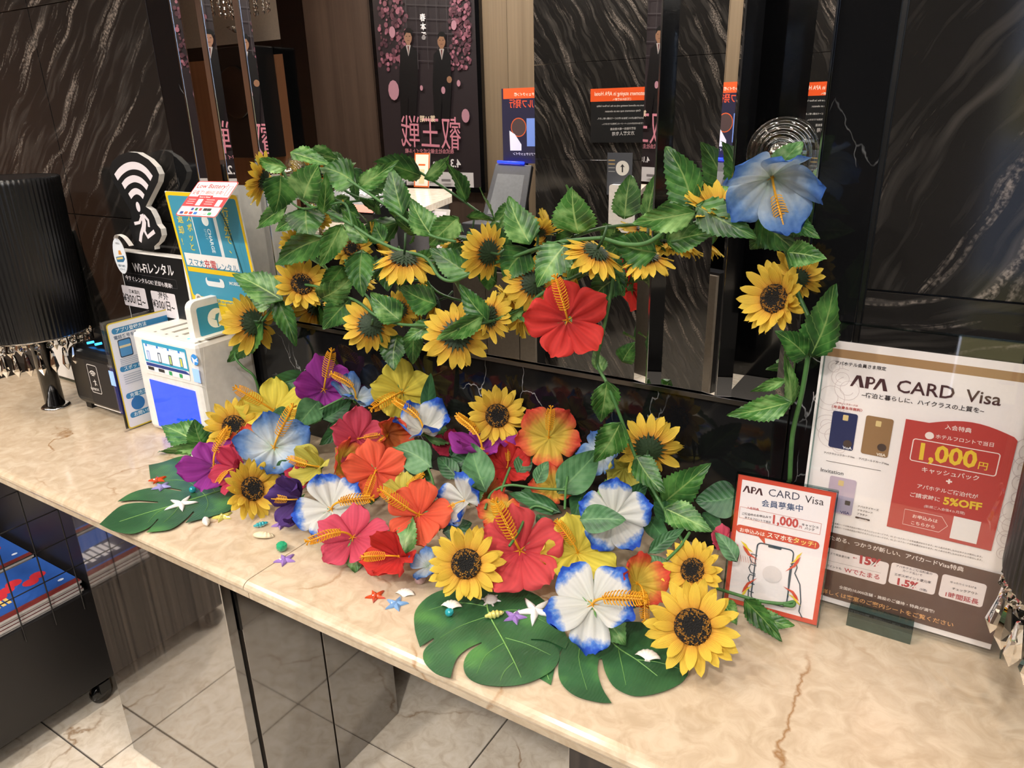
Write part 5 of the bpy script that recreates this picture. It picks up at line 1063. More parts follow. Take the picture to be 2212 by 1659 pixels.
for pts, wd in (([(1268, 758), (1292, 830), (1288, 890)], 56), ([(1285, 870), (1265, 940), (1258, 1005)], 38), ([(1270, 775), (1252, 832), (1205, 842)], 28), ([(1290, 768), (1328, 812), (1336, 872)], 30), ([(1285, 885), (1325, 962), (1385, 912)], 36)): s.line(c1(pts), wd * k9, 'dcd4d8')
s.text('Wi-Fiレンタル', 289, 586, 377, 595, 'e4dfe0', 0.02, 1.15); s.text('今すぐレンタルOK! 返却も簡単!', 272, 603, 373, 623, 'd8d2d4', 0.02); s.frame(268, 588, 384, 624, '4a4648', 0.0008)
for (u0, v0, u1, v1, a1, a2) in ((262, 615, 322, 668, '日本国内', '¥300/日~'), (325, 627, 388, 690, '海外', '¥300/日~')):
    s.rect(u0, v0, u1, v1, 'd6cfd2', 0.004); s.text(a1, u0 + 18, v0 + 17, u0 + 40, v0 + 21, '141414', 0.03); s.text(a2, u0 + 7, v0 + 35, u0 + 54, v0 + 46, '141414', 0.025, 1.25)
s.build('sign_print', wf)
wb = thing('oval_tag', 'white oval tag with a train print dangling from a paper strip', 'tag', at_y(259, 560, 0.985))
s = Sheet(V((0, 0.985, CT)), V((1, 0, 0)), V((0, 0, 1))); x, y = s.q(259, 553)
ov = [(x + 0.0255 * math.cos(R(a_)), y + 0.043 * math.sin(R(a_))) for a_ in range(0, 360, 12)]; t = MB(); ngon_prism(t, ov, -0.001, -0.0002); link('tag_board', t.mesh('tag_board'), MATS['white_paper'], wb, s.M)
s._flat(ov, 'dfe4ea'); s._flat([(x - 0.018, y - 0.004), (x + 0.016, y + 0.002), (x + 0.019, y - 0.006), (x + 0.010, y - 0.014), (x - 0.016, y - 0.016)], '3a6f94'); s._flat([(x - 0.016, y - 0.006), (x + 0.010, y - 0.001), (x + 0.012, y - 0.006), (x - 0.014, y - 0.010)], 'd8c27a'); s._flat([(x - 0.004, y + 0.003), (x + 0.010, y + 0.004), (x + 0.006, y + 0.014), (x - 0.002, y + 0.013)], 'd08a3a')
s.ltext('WIFIBOXは', x, y + 0.028, 0.006, '3a3a3c', 0.0, 0.018, 0, 0.5); s.ltext('家族での旅行', x, y - 0.026, 0.0065, '2a4a5a', 0.02, 0.028, 0, 0.5); s.ltext('レジャーに', x, y - 0.034, 0.006, '2a4a5a', 0.02, 0.022, 0, 0.5); s.build('tag_print', wb)
q0 = at_y(250, 515, 0.984); t = MB(); pts = catmull([q0, q0 + V((0.012, 0.0, 0.010)), q0 + V((0.03, 0.005, 0.004)), q0 + V((0.042, 0.010, -0.016))], 5)
for i in range(len(pts) - 1): a_, b_ = pts[i], pts[i + 1]; t.add([a_ - V((0.0, 0.006, 0)), a_ + V((0.0, 0.006, 0)), b_ + V((0, 0.006, 0)), b_ - V((0, 0.006, 0))], [(0, 1, 2, 3)])
part('paper_strip', t, MATS['white_paper'], wb)

# black Wi-Fi rental box
bw = thing('wifi_box', 'black rounded rental box with a white framed signal logo and blue lights', 'device', (-1.76, 0.89, CT))
t = MB(); t.box(-1.885, 0.882, CT + 0.014, -1.635, 0.992, CT + 0.172); part('housing', t, MATS['black_plastic'], bw, bevel=0.026).modifiers[0].segments = 5
t = MB(); t.box(-1.868, 0.950, CT + 0.12, -1.66, 1.00, CT + 0.203); part('back_tower', t, MATS['black_plastic'], bw, bevel=0.014)
for x in (-1.86, -1.66):
    t = MB(); t.box(x - 0.012, 0.90, CT, x + 0.012, 0.97, CT + 0.016); part('foot', t, MATS['black_paint'], bw)
for u, v in ((190, 742), (207, 745), (219, 760)):
    p = at_y(u, v, 0.905); t = MB(); t.tube([p + V((-0.004, 0, 0.0)), p + V((0.006, 0.012, 0.002))], 0.003, 8); part('indicator_light', t, MATS['led_blue'], bw, True)
s = Sheet(V((0, 0.8815, CT)), V((1, 0, 0)), V((0, 0, 1))); s.rect(180, 775, 262, 888, '17161a', 0.006); s.frame(186, 786, 221, 852, 'd8d2cc', 0.0018, 0.005)
cx_, cy_ = s.q(202, 815)
for r_ in (0.016, 0.011, 0.006): s.lline([(cx_ + r_ * math.cos(R(a_)), cy_ + r_ * math.sin(R(a_))) for a_ in range(40, 145, 13)], 0.0030, 'd8d2cc')
s.lline([(cx_ + 0.002, cy_ - 0.006), (cx_ + 0.003, cy_ - 0.014), (cx_, cy_ - 0.022)], 0.003, 'd8d2cc'); s.lline([(cx_ - 0.006, cy_ - 0.012), (cx_ + 0.008, cy_ - 0.010)], 0.002, 'd8d2cc'); s.lline([(cx_ + 0.003, cy_ - 0.014), (cx_ + 0.009, cy_ - 0.020)], 0.002, 'd8d2cc')
s.text('WiFiBOX', 197, 841, 215, 845, 'd8d2cc', 0.02); s.rect(234, 800, 255, 836, 'sticker_glow'); s.text('SHARING', 233, 793, 254, 798, '8a8684', 0.0); s.rect(204, 872, 262, 893, 'c9c2ba'); s.build('front_print', bw)

# instruction sheet in clear acrylic, standing along the left side of the charging box
PI = at_z(271, 934); si = thing('instruction_stand', 'clear stand with a yellow bordered instruction sheet beside the charging box', 'sign', PI)
s = Sheet(PI, V((0, 1, 0)), V((0, 0, 1))); a = s.q(228, 695); b = s.q(402, 655); W_, H_ = b[0], a[1]
t = MB(); t.box(0, 0, -0.006, W_, H_, -0.0006); link('clear_sheet', t.mesh('clear_sheet'), MATS['acrylic_clear'], si, s.M)
t = MB(); t.box(0.008, 0.004, -0.0090, W_ - 0.004, H_ - 0.008, -0.0065); link('backing', t.mesh('backing'), MATS['black_paint'], si, s.M)
s.lrect(0.010, 0.003, W_ - 0.003, H_ - 0.006, 'd8bf3a', 0.008); s.lrect(0.013, 0.006, W_ - 0.006, H_ - 0.009, 'dfe0e6', 0.006)
for y_, tx in ((0.90, 'アプリ登録方法'), (0.56, 'スポットを検索'), (0.31, '充電方法'), (0.13, 'お問い合わせ')):
    s.lrect(0.020, H_ * y_ - 0.007, W_ * 0.88, H_ * y_ + 0.007, '2f7fb0', 0.0065); s.ltext(tx, 0.030, H_ * y_ - 0.004, 0.011, 'e8f0f4', 0.01)
s.ltext('電話番号を登録', 0.022, H_ * 0.845 - 0.004, 0.010, '3a5a7a', 0.01); s.lrect(0.028, H_ * 0.66, 0.060, H_ * 0.82, '2b3a52', 0.004); s.lrect(0.030, H_ * 0.67, 0.058, H_ * 0.81, '4f8fc4', 0.003); s.lrect(0.030, H_ * 0.745, 0.058, H_ * 0.765, 'd8c9a0')
for k in range(5): s.lrect(0.025, H_ * (0.645 - 0.016 * k), 0.070, H_ * (0.652 - 0.016 * k), 'a9b2c2')
for k in range(5): s.lrect(0.025, H_ * (0.50 - 0.02 * k), 0.12, H_ * (0.507 - 0.02 * k), 'a9b2c2')
s._flat([(0.045 + 0.017 * math.cos(R(a_)), H_ * 0.225 + 0.017 * math.sin(R(a_))) for a_ in range(0, 360, 20)], '2b6fb0')
for k in range(3): s.lrect(0.070, H_ * (0.25 - 0.02 * k), 0.12, H_ * (0.257 - 0.02 * k), 'a9b2c2')
s.build('sheet_print', si)
t = MB(); rg = s.M @ V((W_ - 0.012, H_ - 0.014, 0.001)); t.tube([rg + V((0.006, 0.009 * math.cos(a_), 0.009 * math.sin(a_))) for a_ in [k * math.pi / 8 for k in range(17)]], 0.0008, 5); part('key_ring', t, MATS['chrome'], si, True)
pts = [rg + V((0.008, -0.004, -0.008)) + V((0.05 * k / 60 + 0.0025 * math.cos(k * 1.3), -0.045 * k / 60, -0.030 * k / 60 + 0.0025 * math.sin(k * 1.3))) for k in range(61)]; t = MB(); t.tube(pts, 0.0007, 4); part('coil_cord', t, MATS['white_plastic'], si, True)

# drinks menu stand leaning at the wall behind the lamp
Q0 = at_z(172, 830); Xq = at_y(222, 507, 1.0).x; Q1 = at_y(222, 507, min(YW - 0.008, Q0.x / Xq)); Q1.x = Q0.x
ms_ = thing('menu_stand', 'clear stand with a snack and drinks menu behind the left lamp', 'sign', Q0 - V((0.1, 0, 0)))
s = Sheet(Q0 - V((0.21, 0, 0)), V((1, 0, 0)), Q1 - Q0); H_ = (Q1 - Q0).length; W_ = 0.21
t = MB(); t.box(0, 0, -0.004, W_ + 0.012, H_, -0.0006); t.box(W_ - 0.002, 0, -0.014, W_ + 0.014, H_, -0.0045); link('clear_sheet', t.mesh('clear_sheet'), MATS['acrylic_edge'], ms_, s.M)
s.lrect(0.004, 0.008, W_, H_ - 0.022, 'e2dcd4'); s._flat([(0.03, H_ * 0.58), (W_ - 0.10, H_ * 0.58), (W_ - 0.055, H_ - 0.026), (0.03, H_ - 0.026)], 'a8441c')
for k in range(7): s._flat([(0.05 + 0.016 * k + 0.018 * math.cos(R(a_)), H_ * (0.66 + 0.09 * (k % 3)) + 0.022 * math.sin(R(a_))) for a_ in range(0, 360, 24)], ('c05a22', '9a3812', 'd08a3a')[k % 3])
s._flat([(W_ - 0.075, H_ * 0.60), (W_ - 0.028, H_ * 0.60), (W_ - 0.020, H_ * 0.80), (W_ - 0.070, H_ * 0.80)], '3a2620'); s._flat([(W_ - 0.070, H_ * 0.58), (W_ - 0.038, H_ * 0.58), (W_ - 0.030, H_ * 0.77), (W_ - 0.074, H_ * 0.77)], 'd8c6b8'); s._flat([(W_ - 0.050 + 0.02 * math.cos(R(a_)), H_ * 0.85 + 0.026 * math.sin(R(a_))) for a_ in range(0, 360, 20)], 'b8c23a'); s._flat([(W_ - 0.028, H_ * 0.56), (W_ - 0.008, H_ * 0.56), (W_ - 0.004, H_ * 0.80), (W_ - 0.018, H_ * 0.80)], 'd8a83a')
for k in range(6): s.lrect(W_ - 0.09, H_ * (0.48 - 0.05 * k), W_ - 0.02, H_ * (0.487 - 0.05 * k), 'b0a89e')
s.build('menu_print', ms_)

# ------------------------------------------------------------------ large card poster in a clear stand (right)
YP = 0.988
po = thing('card_poster', 'large clear stand with a white, red and brown credit card poster', 'poster', at_y(1960, 1370, YP))
s = Sheet(V((0, YP, CT)), V((1, 0, 0)), V((0, 0, 1))); DK, RD, GD, BRN = '4a2c2e', 'b8403a', 'a8845c', '5a3e34'
xl, ytop = s.q(1794, 694); xr, ybot = s.q(2155, 1432); ybot = 0.003
t = MB(); t.box(xl, ybot, 0.0040, xr, ytop, 0.0055); t.box(xl, ybot, -0.003, xr, ytop, -0.0010)
link('clear_sheet', t.mesh('clear_sheet'), MATS['acrylic_clear'], po, s.M)
t = MB(); e = 0.0014
for (a0, b0, a1, b1) in ((xl - e, ybot, xl, ytop), (xr, ybot, xr + e, ytop), (xl, ytop, xr, ytop + e)): t.box(a0, b0, -0.003, a1, b1, 0.0055)
link('sheet_edge', t.mesh('sheet_edge'), MATS['acrylic_edge'], po, s.M)
L0 = s.q(1779, 732); L1 = s.q(2139, 1403); px0, px1, py0, py1 = L0[0], L1[0], L1[1], L0[1]
X = lambda u, v: s.q(u, v)[0]
Yv = lambda u, v: s.q(u, v)[1]
s.lrect(px0, py0, px1, py1, 'f2eae6'); s.lrect(px0 + 0.006, Yv(1783, 768), px1 - 0.004, Yv(1784, 750), GD)
for k in range(9):                                    # faint scroll ornaments
    cx_, cy_ = px0 + 0.018 + 0.010 * (k % 3), Yv(1784, 790) - 0.014 * k; r_ = 0.010 + 0.004 * (k % 4)
    s.lline([(cx_ + r_ * (1 - 0.6 * j / 24) * math.cos(j * 0.42 + k), cy_ + r_ * (1 - 0.6 * j / 24) * math.sin(j * 0.42 + k)) for j in range(25)], 0.0006, 'cfc0be')
    cx_ = px1 - 0.012; cy_ = Yv(2139, 1190) + 0.02 * k; s.lline([(cx_ + r_ * 0.8 * (1 - 0.6 * j / 24) * math.cos(j * 0.42 + k), cy_ + r_ * (1 - 0.6 * j / 24) * math.sin(j * 0.42 + k)) for j in range(25)], 0.0006, 'cfc0be')
s.text('アパホテル会員さま限定', 1804, 786, 1914, 800, '2a2022', 0.02)
def apa(u0, v0, u1, v1, col):
    a = V(s.q(u0, v0)); b = V(s.q(u1, v1)); w = b.x - a.x; h = w * 0.36
    def q(x, y): return (a.x + x * w, a.y + y * h)
    for o in (0.0, 0.62): s._flat([q(o, 0), q(o + 0.07, 0), q(o + 0.20, 0.75), q(o + 0.27, 0), q(o + 0.385, 0), q(o + 0.26, 1), q(o + 0.14, 1)], col)
    s._flat([q(0.40, 0), q(0.50, 0), q(0.50, 1), q(0.40, 1)], col); s.lline([q(0.48, 0.95), q(0.57, 0.94), q(0.62, 0.80), q(0.62, 0.62), q(0.57, 0.48), q(0.48, 0.47)], 0.055 * w, col)
apa(1836, 833, 1917, 843, DK); s.text('CARD', 1936, 846, 2060, 862, DK, 0.01); s.text('Visa', 2084, 866, 2161, 876, DK, 0.01)
s.text('~宿泊と暮らしに、ハイクラスの上質を~', 1861, 856, 2125, 892, '2a2022', 0.01)
s.text('クラシックカードは', 1807, 871, 1853, 878, 'b03a34', 0.02); s.text('〈年会費永年無料〉', 1797, 880, 1863, 889, 'b03a34', 0.03)
s.rect(1800, 886, 1842, 974, '232a55', 0.003); s.rect(1872, 896, 1917, 989, '94714c', 0.003); s.rect(1794, 1026, 1839, 1115, 'c0aebc', 0.003)
a = s.q(1794, 1065); b = s.q(1839, 1115); s.lrect(a[0], b[1] + 0.002, b[0], a[1], 'a49cb4'); s.rect(1826, 1080, 1836, 1092, '2a2426', 0.001)
for (u, v) in ((1822, 895), (1893, 908), (1812, 1036)): s.rect(u, v, u + 10, v + 14, 'd8bf84', 0.001)
for (u, v, c) in ((1820, 968, 'e6e6ea'), (1893, 983, 'f0e6d8'), (1815, 1108, '2a2a6a')): s.text('VISA', u, v, u + 20, v + 3, c, 0.03)
for (u, v) in ((1831, 958), (1905, 966)): s.disc(u, v, 0.0055, '4a3a34', 14)
s.text('アパクラシックカードVisa', 1780, 978, 1846, 989, '2a2022', 0.02); s.text('アパゴールドカードVisa', 1855, 991, 1920, 1004, '2a2022', 0.02); s.line([(1785, 994), (1903, 1016)], 0.0005, '4a3a3a'); s.text('Invitation', 1773, 1017, 1822, 1026, '3a2a2c', 0.005)
s.text('アパステイヤーズ', 1853, 1094, 1898, 1103, '2a2022', 0.02); s.text('クラブカード', 1852, 1102, 1885, 1109, '2a2022', 0.02); s.text('プラチナ', 1851, 1110, 1874, 1115, '2a2022', 0.02); s.rect(1848, 1114, 1879, 1125, '3a2624', 0.003); s.text('招待制', 1855, 1122, 1873, 1126, 'e8dcd8', 0.02)
# red benefit block with an arched top
a = s.q(1957, 904); b = s.q(2141, 1189); xs0, xs1 = X(1940, 1000), min(px1 - 0.006, b[0])
arch = [(xs0, b[1]), (xs1, b[1]), (xs1, a[1] - 0.004)] + [(xs1 - 0.004 - (xs1 - xs0 - 0.03) * k / 10, a[1] + 0.010 * math.sin(math.pi * k / 10)) for k in range(11)] + [(xs0, a[1])]
s._flat(arch, RD)
WH = 'f0e2da'
s.text('入会特典', 2041, 925, 2098, 934, WH, 0.01); s.text('ホテルフロントで当日', 2021, 945, 2146, 964, WH, 0.01); s.disc(2008, 940, 0.005, WH, 16); s.rect(1999, 940, 2017, 945, WH)
s.frame(1974, 946, 2150, 1028, WH, 0.0012, 0.003); s.text('1,000', 1985, 990, 2108, 1010, 'e6c23a', 0.03, 1.05); s.text('円', 2112, 1010, 2132, 1014, 'e6c23a', 0.02); s.text('キャッシュバック', 1991, 1017, 2114, 1037, WH, 0.01); s.text('+', 2043, 1044, 2056, 1046, WH, 0.05)
s.text('アパホテルご宿泊代が', 1981, 1052, 2112, 1076, WH, 0.01); s.text('ご請求時に', 1966, 1070, 2030, 1082, WH, 0.01); s.text('5%OFF', 2037, 1087, 2120, 1101, 'e6c23a', 0.04); s.text('(新規ご入会後4ヵ月間)', 1996, 1094, 2084, 1110, WH, 0.0)
s.line([(1955, 1098), (2035, 1115), (2047, 1135), (2028, 1148), (1950, 1130)], 0.0006, WH, True); s.text('お申込みは', 1971, 1116, 2025, 1128, WH, 0.01); s.text('こちらから', 1968, 1130, 2019, 1140, WH, 0.01); s.rect(2061, 1113, 2109, 1174, 'e8e2de')
for k in range(2): s.text('※1 会員カードは株式会社が発行するクレジットカードです。※2 ゴールドカードは年会費がかかります。※3 入会のお申し込みはホテルで受付します。', 1797, 1129 + 7 * k, 2122, 1203 + 7 * k, '5a4a48', 0.01)
ybr = Yv(1793, 1147); s.lrect(px0, py0 + 0.010, px1, ybr, BRN); s.text('ためる、つかうが新しい、アパカードVisa特典', 1793, 1163, 2081, 1233, 'ece0d8', 0.01)
for c_ in ((1740, 1168, 1913, 1262), (1927, 1212, 2018, 1284), (2037, 1237, 2121, 1311)): s.rect(*c_, 'e6dad6', 0.004)
s.text('ボーナスで現金還元率', 1775, 1190, 1836, 1206, '2a2022', 0.01); s.text('最大', 1843, 1204, 1852, 1206, 'b02a34', 0.03); s.text('15%', 1857, 1214, 1903, 1224, 'b02a34', 0.05); s.line([(1770, 1204), (1903, 1236)], 0.0004, '8a7a74'); s.text('ポイントも', 1785, 1221, 1818, 1229, '2a2022', 0.02); s.text('Wでたまる', 1824, 1233, 1900, 1250, 'b02a34', 0.045)
s.text('アパホテルご宿泊料金の', 1936, 1222, 2014, 1240, '3a3040', 0.01); s.text('カード払いで', 1950, 1232, 1992, 1243, '3a3040', 0.01); s.text('エポスポイント還元率', 1932, 1240, 2011, 1259, '3a3040', 0.01); s.text('1.5%', 1938, 1260, 1983, 1271, 'b02a34', 0.045); s.text('(3倍)', 1987, 1272, 2002, 1276, '3a3040', 0.01)
s.text('ゆったりくつろげる', 2053, 1256, 2109, 1270, '2a2022', 0.01); s.text('チェックアウト', 2057, 1271, 2112, 1283, '2a2022', 0.02); s.text('1時間延長', 2042, 1285, 2113, 1303, 'b02a34', 0.04)
s.text('全国約10,000店舗・施設のご優待・特典が満載!', 1813, 1268, 2018, 1322, 'ece0d8', 0.01); s.text('詳しくは客室のご案内シートをご覧ください', 1776, 1277, 2059, 1352, 'e0a468', 0.02)
s.build('poster_print', po)
Pa, Pb_ = s.q(1832, 1340)[0], s.q(1966, 1385)[0]
for z0_, z1_ in ((0.006, 0.030), (-0.028, -0.0035)):
    t = MB(); t.box(Pa, -0.0, z0_, Pb_, 0.024, z1_); link('stand_block', t.mesh('stand_block'), MATS['acrylic_edge'], po, s.M)

# ------------------------------------------------------------------ small red framed card sign
q0, q1 = at_z(1563, 1301), at_z(1763, 1355); dx = (q1 - q0).normalized(); nb = V((-dx.y, dx.x, 0)); upv = (V((0, 0, 1)) * math.cos(R(7)) + nb * math.sin(R(7)))
sm = thing('small_card_sign', 'small red framed card sign in a clear stand before the large poster', 'sign', (q0 + q1) / 2)
s = Sheet(q0 + V((0, 0, 0.002)), dx, upv); W_ = (q1 - q0).length; H_ = (s.q(1592, 1025)[1] + s.q(1805, 1062)[1]) / 2
t = MB(); t.box(-0.001, 0, 0.0026, W_ + 0.001, H_ + 0.002, 0.0040); t.box(-0.001, 0, -0.003, W_ + 0.001, H_ + 0.002, -0.0006); link('clear_sheet', t.mesh('clear_sheet'), MATS['acrylic_clear'], sm, s.M)
t = MB(); t.box(-0.002, H_ + 0.002, -0.003, W_ + 0.002, H_ + 0.0032, 0.004); t.box(-0.0024, 0, -0.003, -0.001, H_ + 0.002, 0.004); t.box(W_ + 0.001, 0, -0.003, W_ + 0.0024, H_ + 0.002, 0.004); link('sheet_edge', t.mesh('sheet_edge'), MATS['acrylic_edge'], sm, s.M)
t = MB(); b0 = s.M @ V((0, 0.0, -0.003)); b1 = s.M @ V((W_, 0, -0.003)); t.add([b0, b1, b1 + nb * 0.06, b0 + nb * 0.06] + [p + V((0, 0, 0.0025)) for p in (b0, b1, b1 + nb * 0.06, b0 + nb * 0.06)], [(0, 3, 2, 1), (4, 5, 6, 7), (0, 1, 5, 4), (1, 2, 6, 5), (2, 3, 7, 6), (3, 0, 4, 7)])
for v in t.v: v.z = max(v.z, CT + 0.0004)
part('foot_plate', t, MATS['acrylic_edge'], sm)
s.lrect(0, 0.001, W_, H_, 'cc4a34'); s.lrect(0.006, 0.008, W_ - 0.006, H_ - 0.007, 'e9e2e2')
apa(1604, 1062, 1648, 1068, DK); s.text('CARD', 1660, 1071, 1727, 1081, '4a4a5a', 0.0); s.text('Visa', 1738, 1085, 1779, 1092, '3a3034', 0.0); s.text('会員募集中', 1645, 1092, 1734, 1105, '4a5a7a', 0.03)
s.frame(1599, 1094, 1771, 1155, 'c88a80', 0.0006); s.rect(1612, 1089, 1640, 1100, 'e9e2e2'); s.text('入会特典', 1613, 1098, 1639, 1103, 'b8403a', 0.01); s.text('ご宿泊中のお申込みで', 1603, 1111, 1666, 1120, '2a2022', 0.02); s.text('ホテルフロントで当日', 1609, 1119, 1664, 1130, '2a2022', 0.02); s.text('1,000', 1669, 1130, 1724, 1140, 'c0504a', 0.03, 1.1); s.text('円', 1726, 1140, 1732, 1141, 'c0504a', 0.02); s.text('キャッシュ', 1732, 1135, 1768, 1141, '2a2022', 0.02); s.text('バック', 1738, 1143, 1759, 1147, '2a2022', 0.02)
s.rect(1591, 1131, 1769, 1188, 'c8503e', 0.006); s.poly([(1638, 1158), (1652, 1162), (1653, 1176)], 'c8503e'); s.text('お申込みは', 1598, 1147, 1652, 1158, 'f0e6dc', 0.02); s.text('スマホを', 1657, 1159, 1712, 1171, 'f4f0e0', 0.03); s.text('タッチ!', 1713, 1171, 1762, 1182, 'efd87a', 0.03)
s.frame(1637, 1171, 1698, 1312, '344654', 0.0018, 0.006); a = s.q(1660, 1176); s.lrect(a[0], a[1] - 0.004, a[0] + 0.018, a[1], '344654', 0.0015)
for (u, v) in ((1624, 1200), (1622, 1222), (1620, 1244), (1618, 1262)): s.line([(u + 12, v), (u, v - 4), (u - 4, v + 4), (u, v + 14), (u + 10, v + 18)], 0.0016, '344654')
s.line([(1617, 1268), (1616, 1300)], 0.0016, '344654'); s.line([(1708, 1218), (1720, 1216), (1722, 1226), (1717, 1238), (1728, 1262), (1730, 1300), (1726, 1320), (1733, 1334)], 0.0016, '344654'); s.line([(1708, 1222), (1704, 1250), (1702, 1290)], 0.0016, '344654'); s.disc(1668, 1240, 0.013, 'd4cdcc')
for (u, v, f_, g_) in ((1612, 1185, 1, 1), (1722, 1210, -1, 1), (1610, 1272, 1, -1), (1718, 1290, -1, -1)):
    s.poly([(u - 12 * f_, v - 18 * g_), (u, v - 10 * g_), (u + 4 * f_, v - 2 * g_), (u + 16 * f_, v + 8 * g_), (u + 2 * f_, v + 2 * g_), (u - 4 * f_, v - 6 * g_)], 'e0c43a'); s.poly([(u - 8 * f_, v - 8 * g_), (u + 2 * f_, v + 0 * g_), (u + 8 * f_, v + 10 * g_), (u + 26 * f_, v + 24 * g_), (u + 4 * f_, v + 14 * g_), (u - 3 * f_, v + 4 * g_)], 'cc4a34')
for k in range(9): s.line([(1590 + 5 * k, 1208 - (12 - 1.2 * k)), (1592 + 5 * k, 1210 + k)], 0.0005, 'd07a6a')
s.build('sign_print', sm)

# ------------------------------------------------------------------ magazine rack under the left end
rk = thing('magazine_rack', 'black magazine rack on casters at the lower left', 'rack', (-1.95, 0.45, 0))
rx, ry1, ry0 = -1.70, 0.735, 0.20
t = MB(); t.box(rx - 0.44, ry0, 0.075, rx, ry1, 0.335); part('tray', t, plain('rack_black', '131011', 0.45), rk, bevel=0.002)
t = MB(); t.box(rx - 0.44, ry1 - 0.012, 0.335, rx, ry1, 0.66); part('back_board', t, MATS['rack_black'], rk)
for x_, y_ in ((rx - 0.03, ry1 - 0.03), (rx - 0.03, ry0 + 0.05), (rx - 0.42, ry1 - 0.03), (rx - 0.42, ry0 + 0.05)):
    t = MB(); t.lathe([(0.0, 0.078), (0.012, 0.078), (0.012, 0.055), (0.0, 0.055)], 12, axis=V((x_, y_, 0))); t.box(x_ - 0.016, y_ - 0.018, 0.030, x_ + 0.016, y_ + 0.010, 0.060); c = part('caster', t, MATS['black_plastic'], rk)
    t = MB(); t.lathe([(0.0, -0.010), (0.024, -0.010), (0.026, -0.006), (0.026, 0.006), (0.024, 0.010), (0.0, 0.010)], 18)
    for v in t.v: v.xyz = (x_ + v.z, y_ - 0.012 + v.x, 0.0262 + v.y)
    part('wheel', t, MATS['black_gloss'], c, True)
for k in range(8):
    y_ = ry0 + 0.02 + k * 0.068; t = MB(); t.tube([(rx + 0.004, y_, 0.30), (rx + 0.004, y_, 0.66)], 0.0016, 6); part('wire', t, MATS['rack_black'], rk)
for z_ in (0.42, 0.50, 0.58, 0.66):
    t = MB(); t.tube([(rx + 0.004, ry0, z_), (rx + 0.004, ry1, z_)], 0.0016, 6); part('wire', t, MATS['rack_black'], rk)
for k in range(7):
    x_ = rx - 0.02 - k * 0.066; t = MB(); t.tube([(x_, ry0, 0.335), (x_, ry0, 0.62)], 0.0016, 6); part('wire', t, MATS['rack_black'], rk)
plain('page_edge', 'c2bcb8', 0.6)
def magazine(i, x0_, z_, lab, grp, jx):
    mg = thing('magazine', lab, 'magazine', (x0_, 0.54, z_), group=grp); t = MB(); t.box(x0_ + jx, 0.395 + jx, z_, x0_ + 0.205 + jx, 0.705 + jx, z_ + 0.0065); part('pages', t, MATS['page_edge'], mg)
    s = Sheet(V((x0_ + jx, 0.395 + jx, z_ + 0.0068)), V((0, 1, 0)), V((-1, 0, 0))); s.M = Matrix.Translation((x0_ + 0.205 + jx, 0.395 + jx, z_ + 0.0068)) @ Matrix(((0, -1, 0), (1, 0, 0), (0, 0, 1))).to_4x4()
    s.lrect(0, 0, 0.31, 0.205, '234f9a'); s.lrect(0, 0, 0.31, 0.022, '6a2420'); s._flat([(0.0, 0.03), (0.14, 0.03), (0.10, 0.12), (0.0, 0.13)], '2a2f4a')
    for k in range(5): s._flat([(0.17 + 0.024 * k + 0.018 * math.cos(R(a_)), 0.10 + 0.016 * (k % 3) + 0.017 * math.sin(R(a_))) for a_ in range(0, 360, 30)], 'c02a34')
    for k in range(6): s.lrect(0.04 + 0.016 * k, 0.05 + 0.008 * (k % 2), 0.051 + 0.016 * k, 0.11 + 0.006 * (k % 3), 'dad6da')
    for k in range(4): s.lrect(0.135 + 0.012 * k, 0.055, 0.143 + 0.012 * k, 0.085, 'd8b86a')
    s._flat([(0.285 + 0.007 * math.cos(R(a_)), 0.045 + 0.005 * math.sin(R(a_))) for a_ in range(0, 360, 30)], 'd0d8e6'); s.build('cover', mg)
for st, (x0_, grp, nm) in enumerate(((rx - 0.215, 'front magazine pile', 'front'), (rx - 0.438, 'rear magazine pile', 'rear'))):
    for i in range(5):
        magazine(i, x0_, 0.3356 + i * 0.0076, 'blue covered magazine, %s of the %s pile in the rack' % (('bottom one', 'fourth from the top', 'third from the top', 'second from the top', 'topmost')[i], nm), grp, 0.002 * ((i * 2) % 3))

# ------------------------------------------------------------------ lobby behind the viewer, seen in the mirror
PY = -1.20
pl = thing('marble_pillar', 'black streaked marble pillar reflected in the mirror', 'pillar', (mx_at(1290, PY), PY - 0.2, 0))
xp0, xp1 = mx_at(1156, PY), -0.95
zs = [0.0, mirrored(1300, 600, PY).z, mirrored(1300, 345, PY).z, mirrored(1300, 132, PY).z, CEIL]
for k in range(4):
    t = MB(); t.box(xp0, PY - 0.42, zs[k] + 0.001, xp1, PY, zs[k + 1] - 0.001); part('marble_block', t, MATS['streak_marble_pillar'], pl, bevel=0.001)
def msheet(y): return Sheet(V((0, y, 0)), V((-1, 0, 0)), V((0, 0, 1)), lambda u, v: mirrored(u, v, y))
def mboard(s, u0, v0, u1, v1, mat, parent, d=0.006, name='board', pad=0.0):
    a, b = s.q(u0, v0), s.q(u1, v1); x0_, x1_ = sorted((a[0], b[0])); y0_, y1_ = sorted((a[1], b[1])); t = MB(); t.box(x0_ - pad, y0_ - pad, -d, x1_ + pad, y1_ + pad, -0.0004); return link(name, t.mesh(name), mat, parent, s.M)
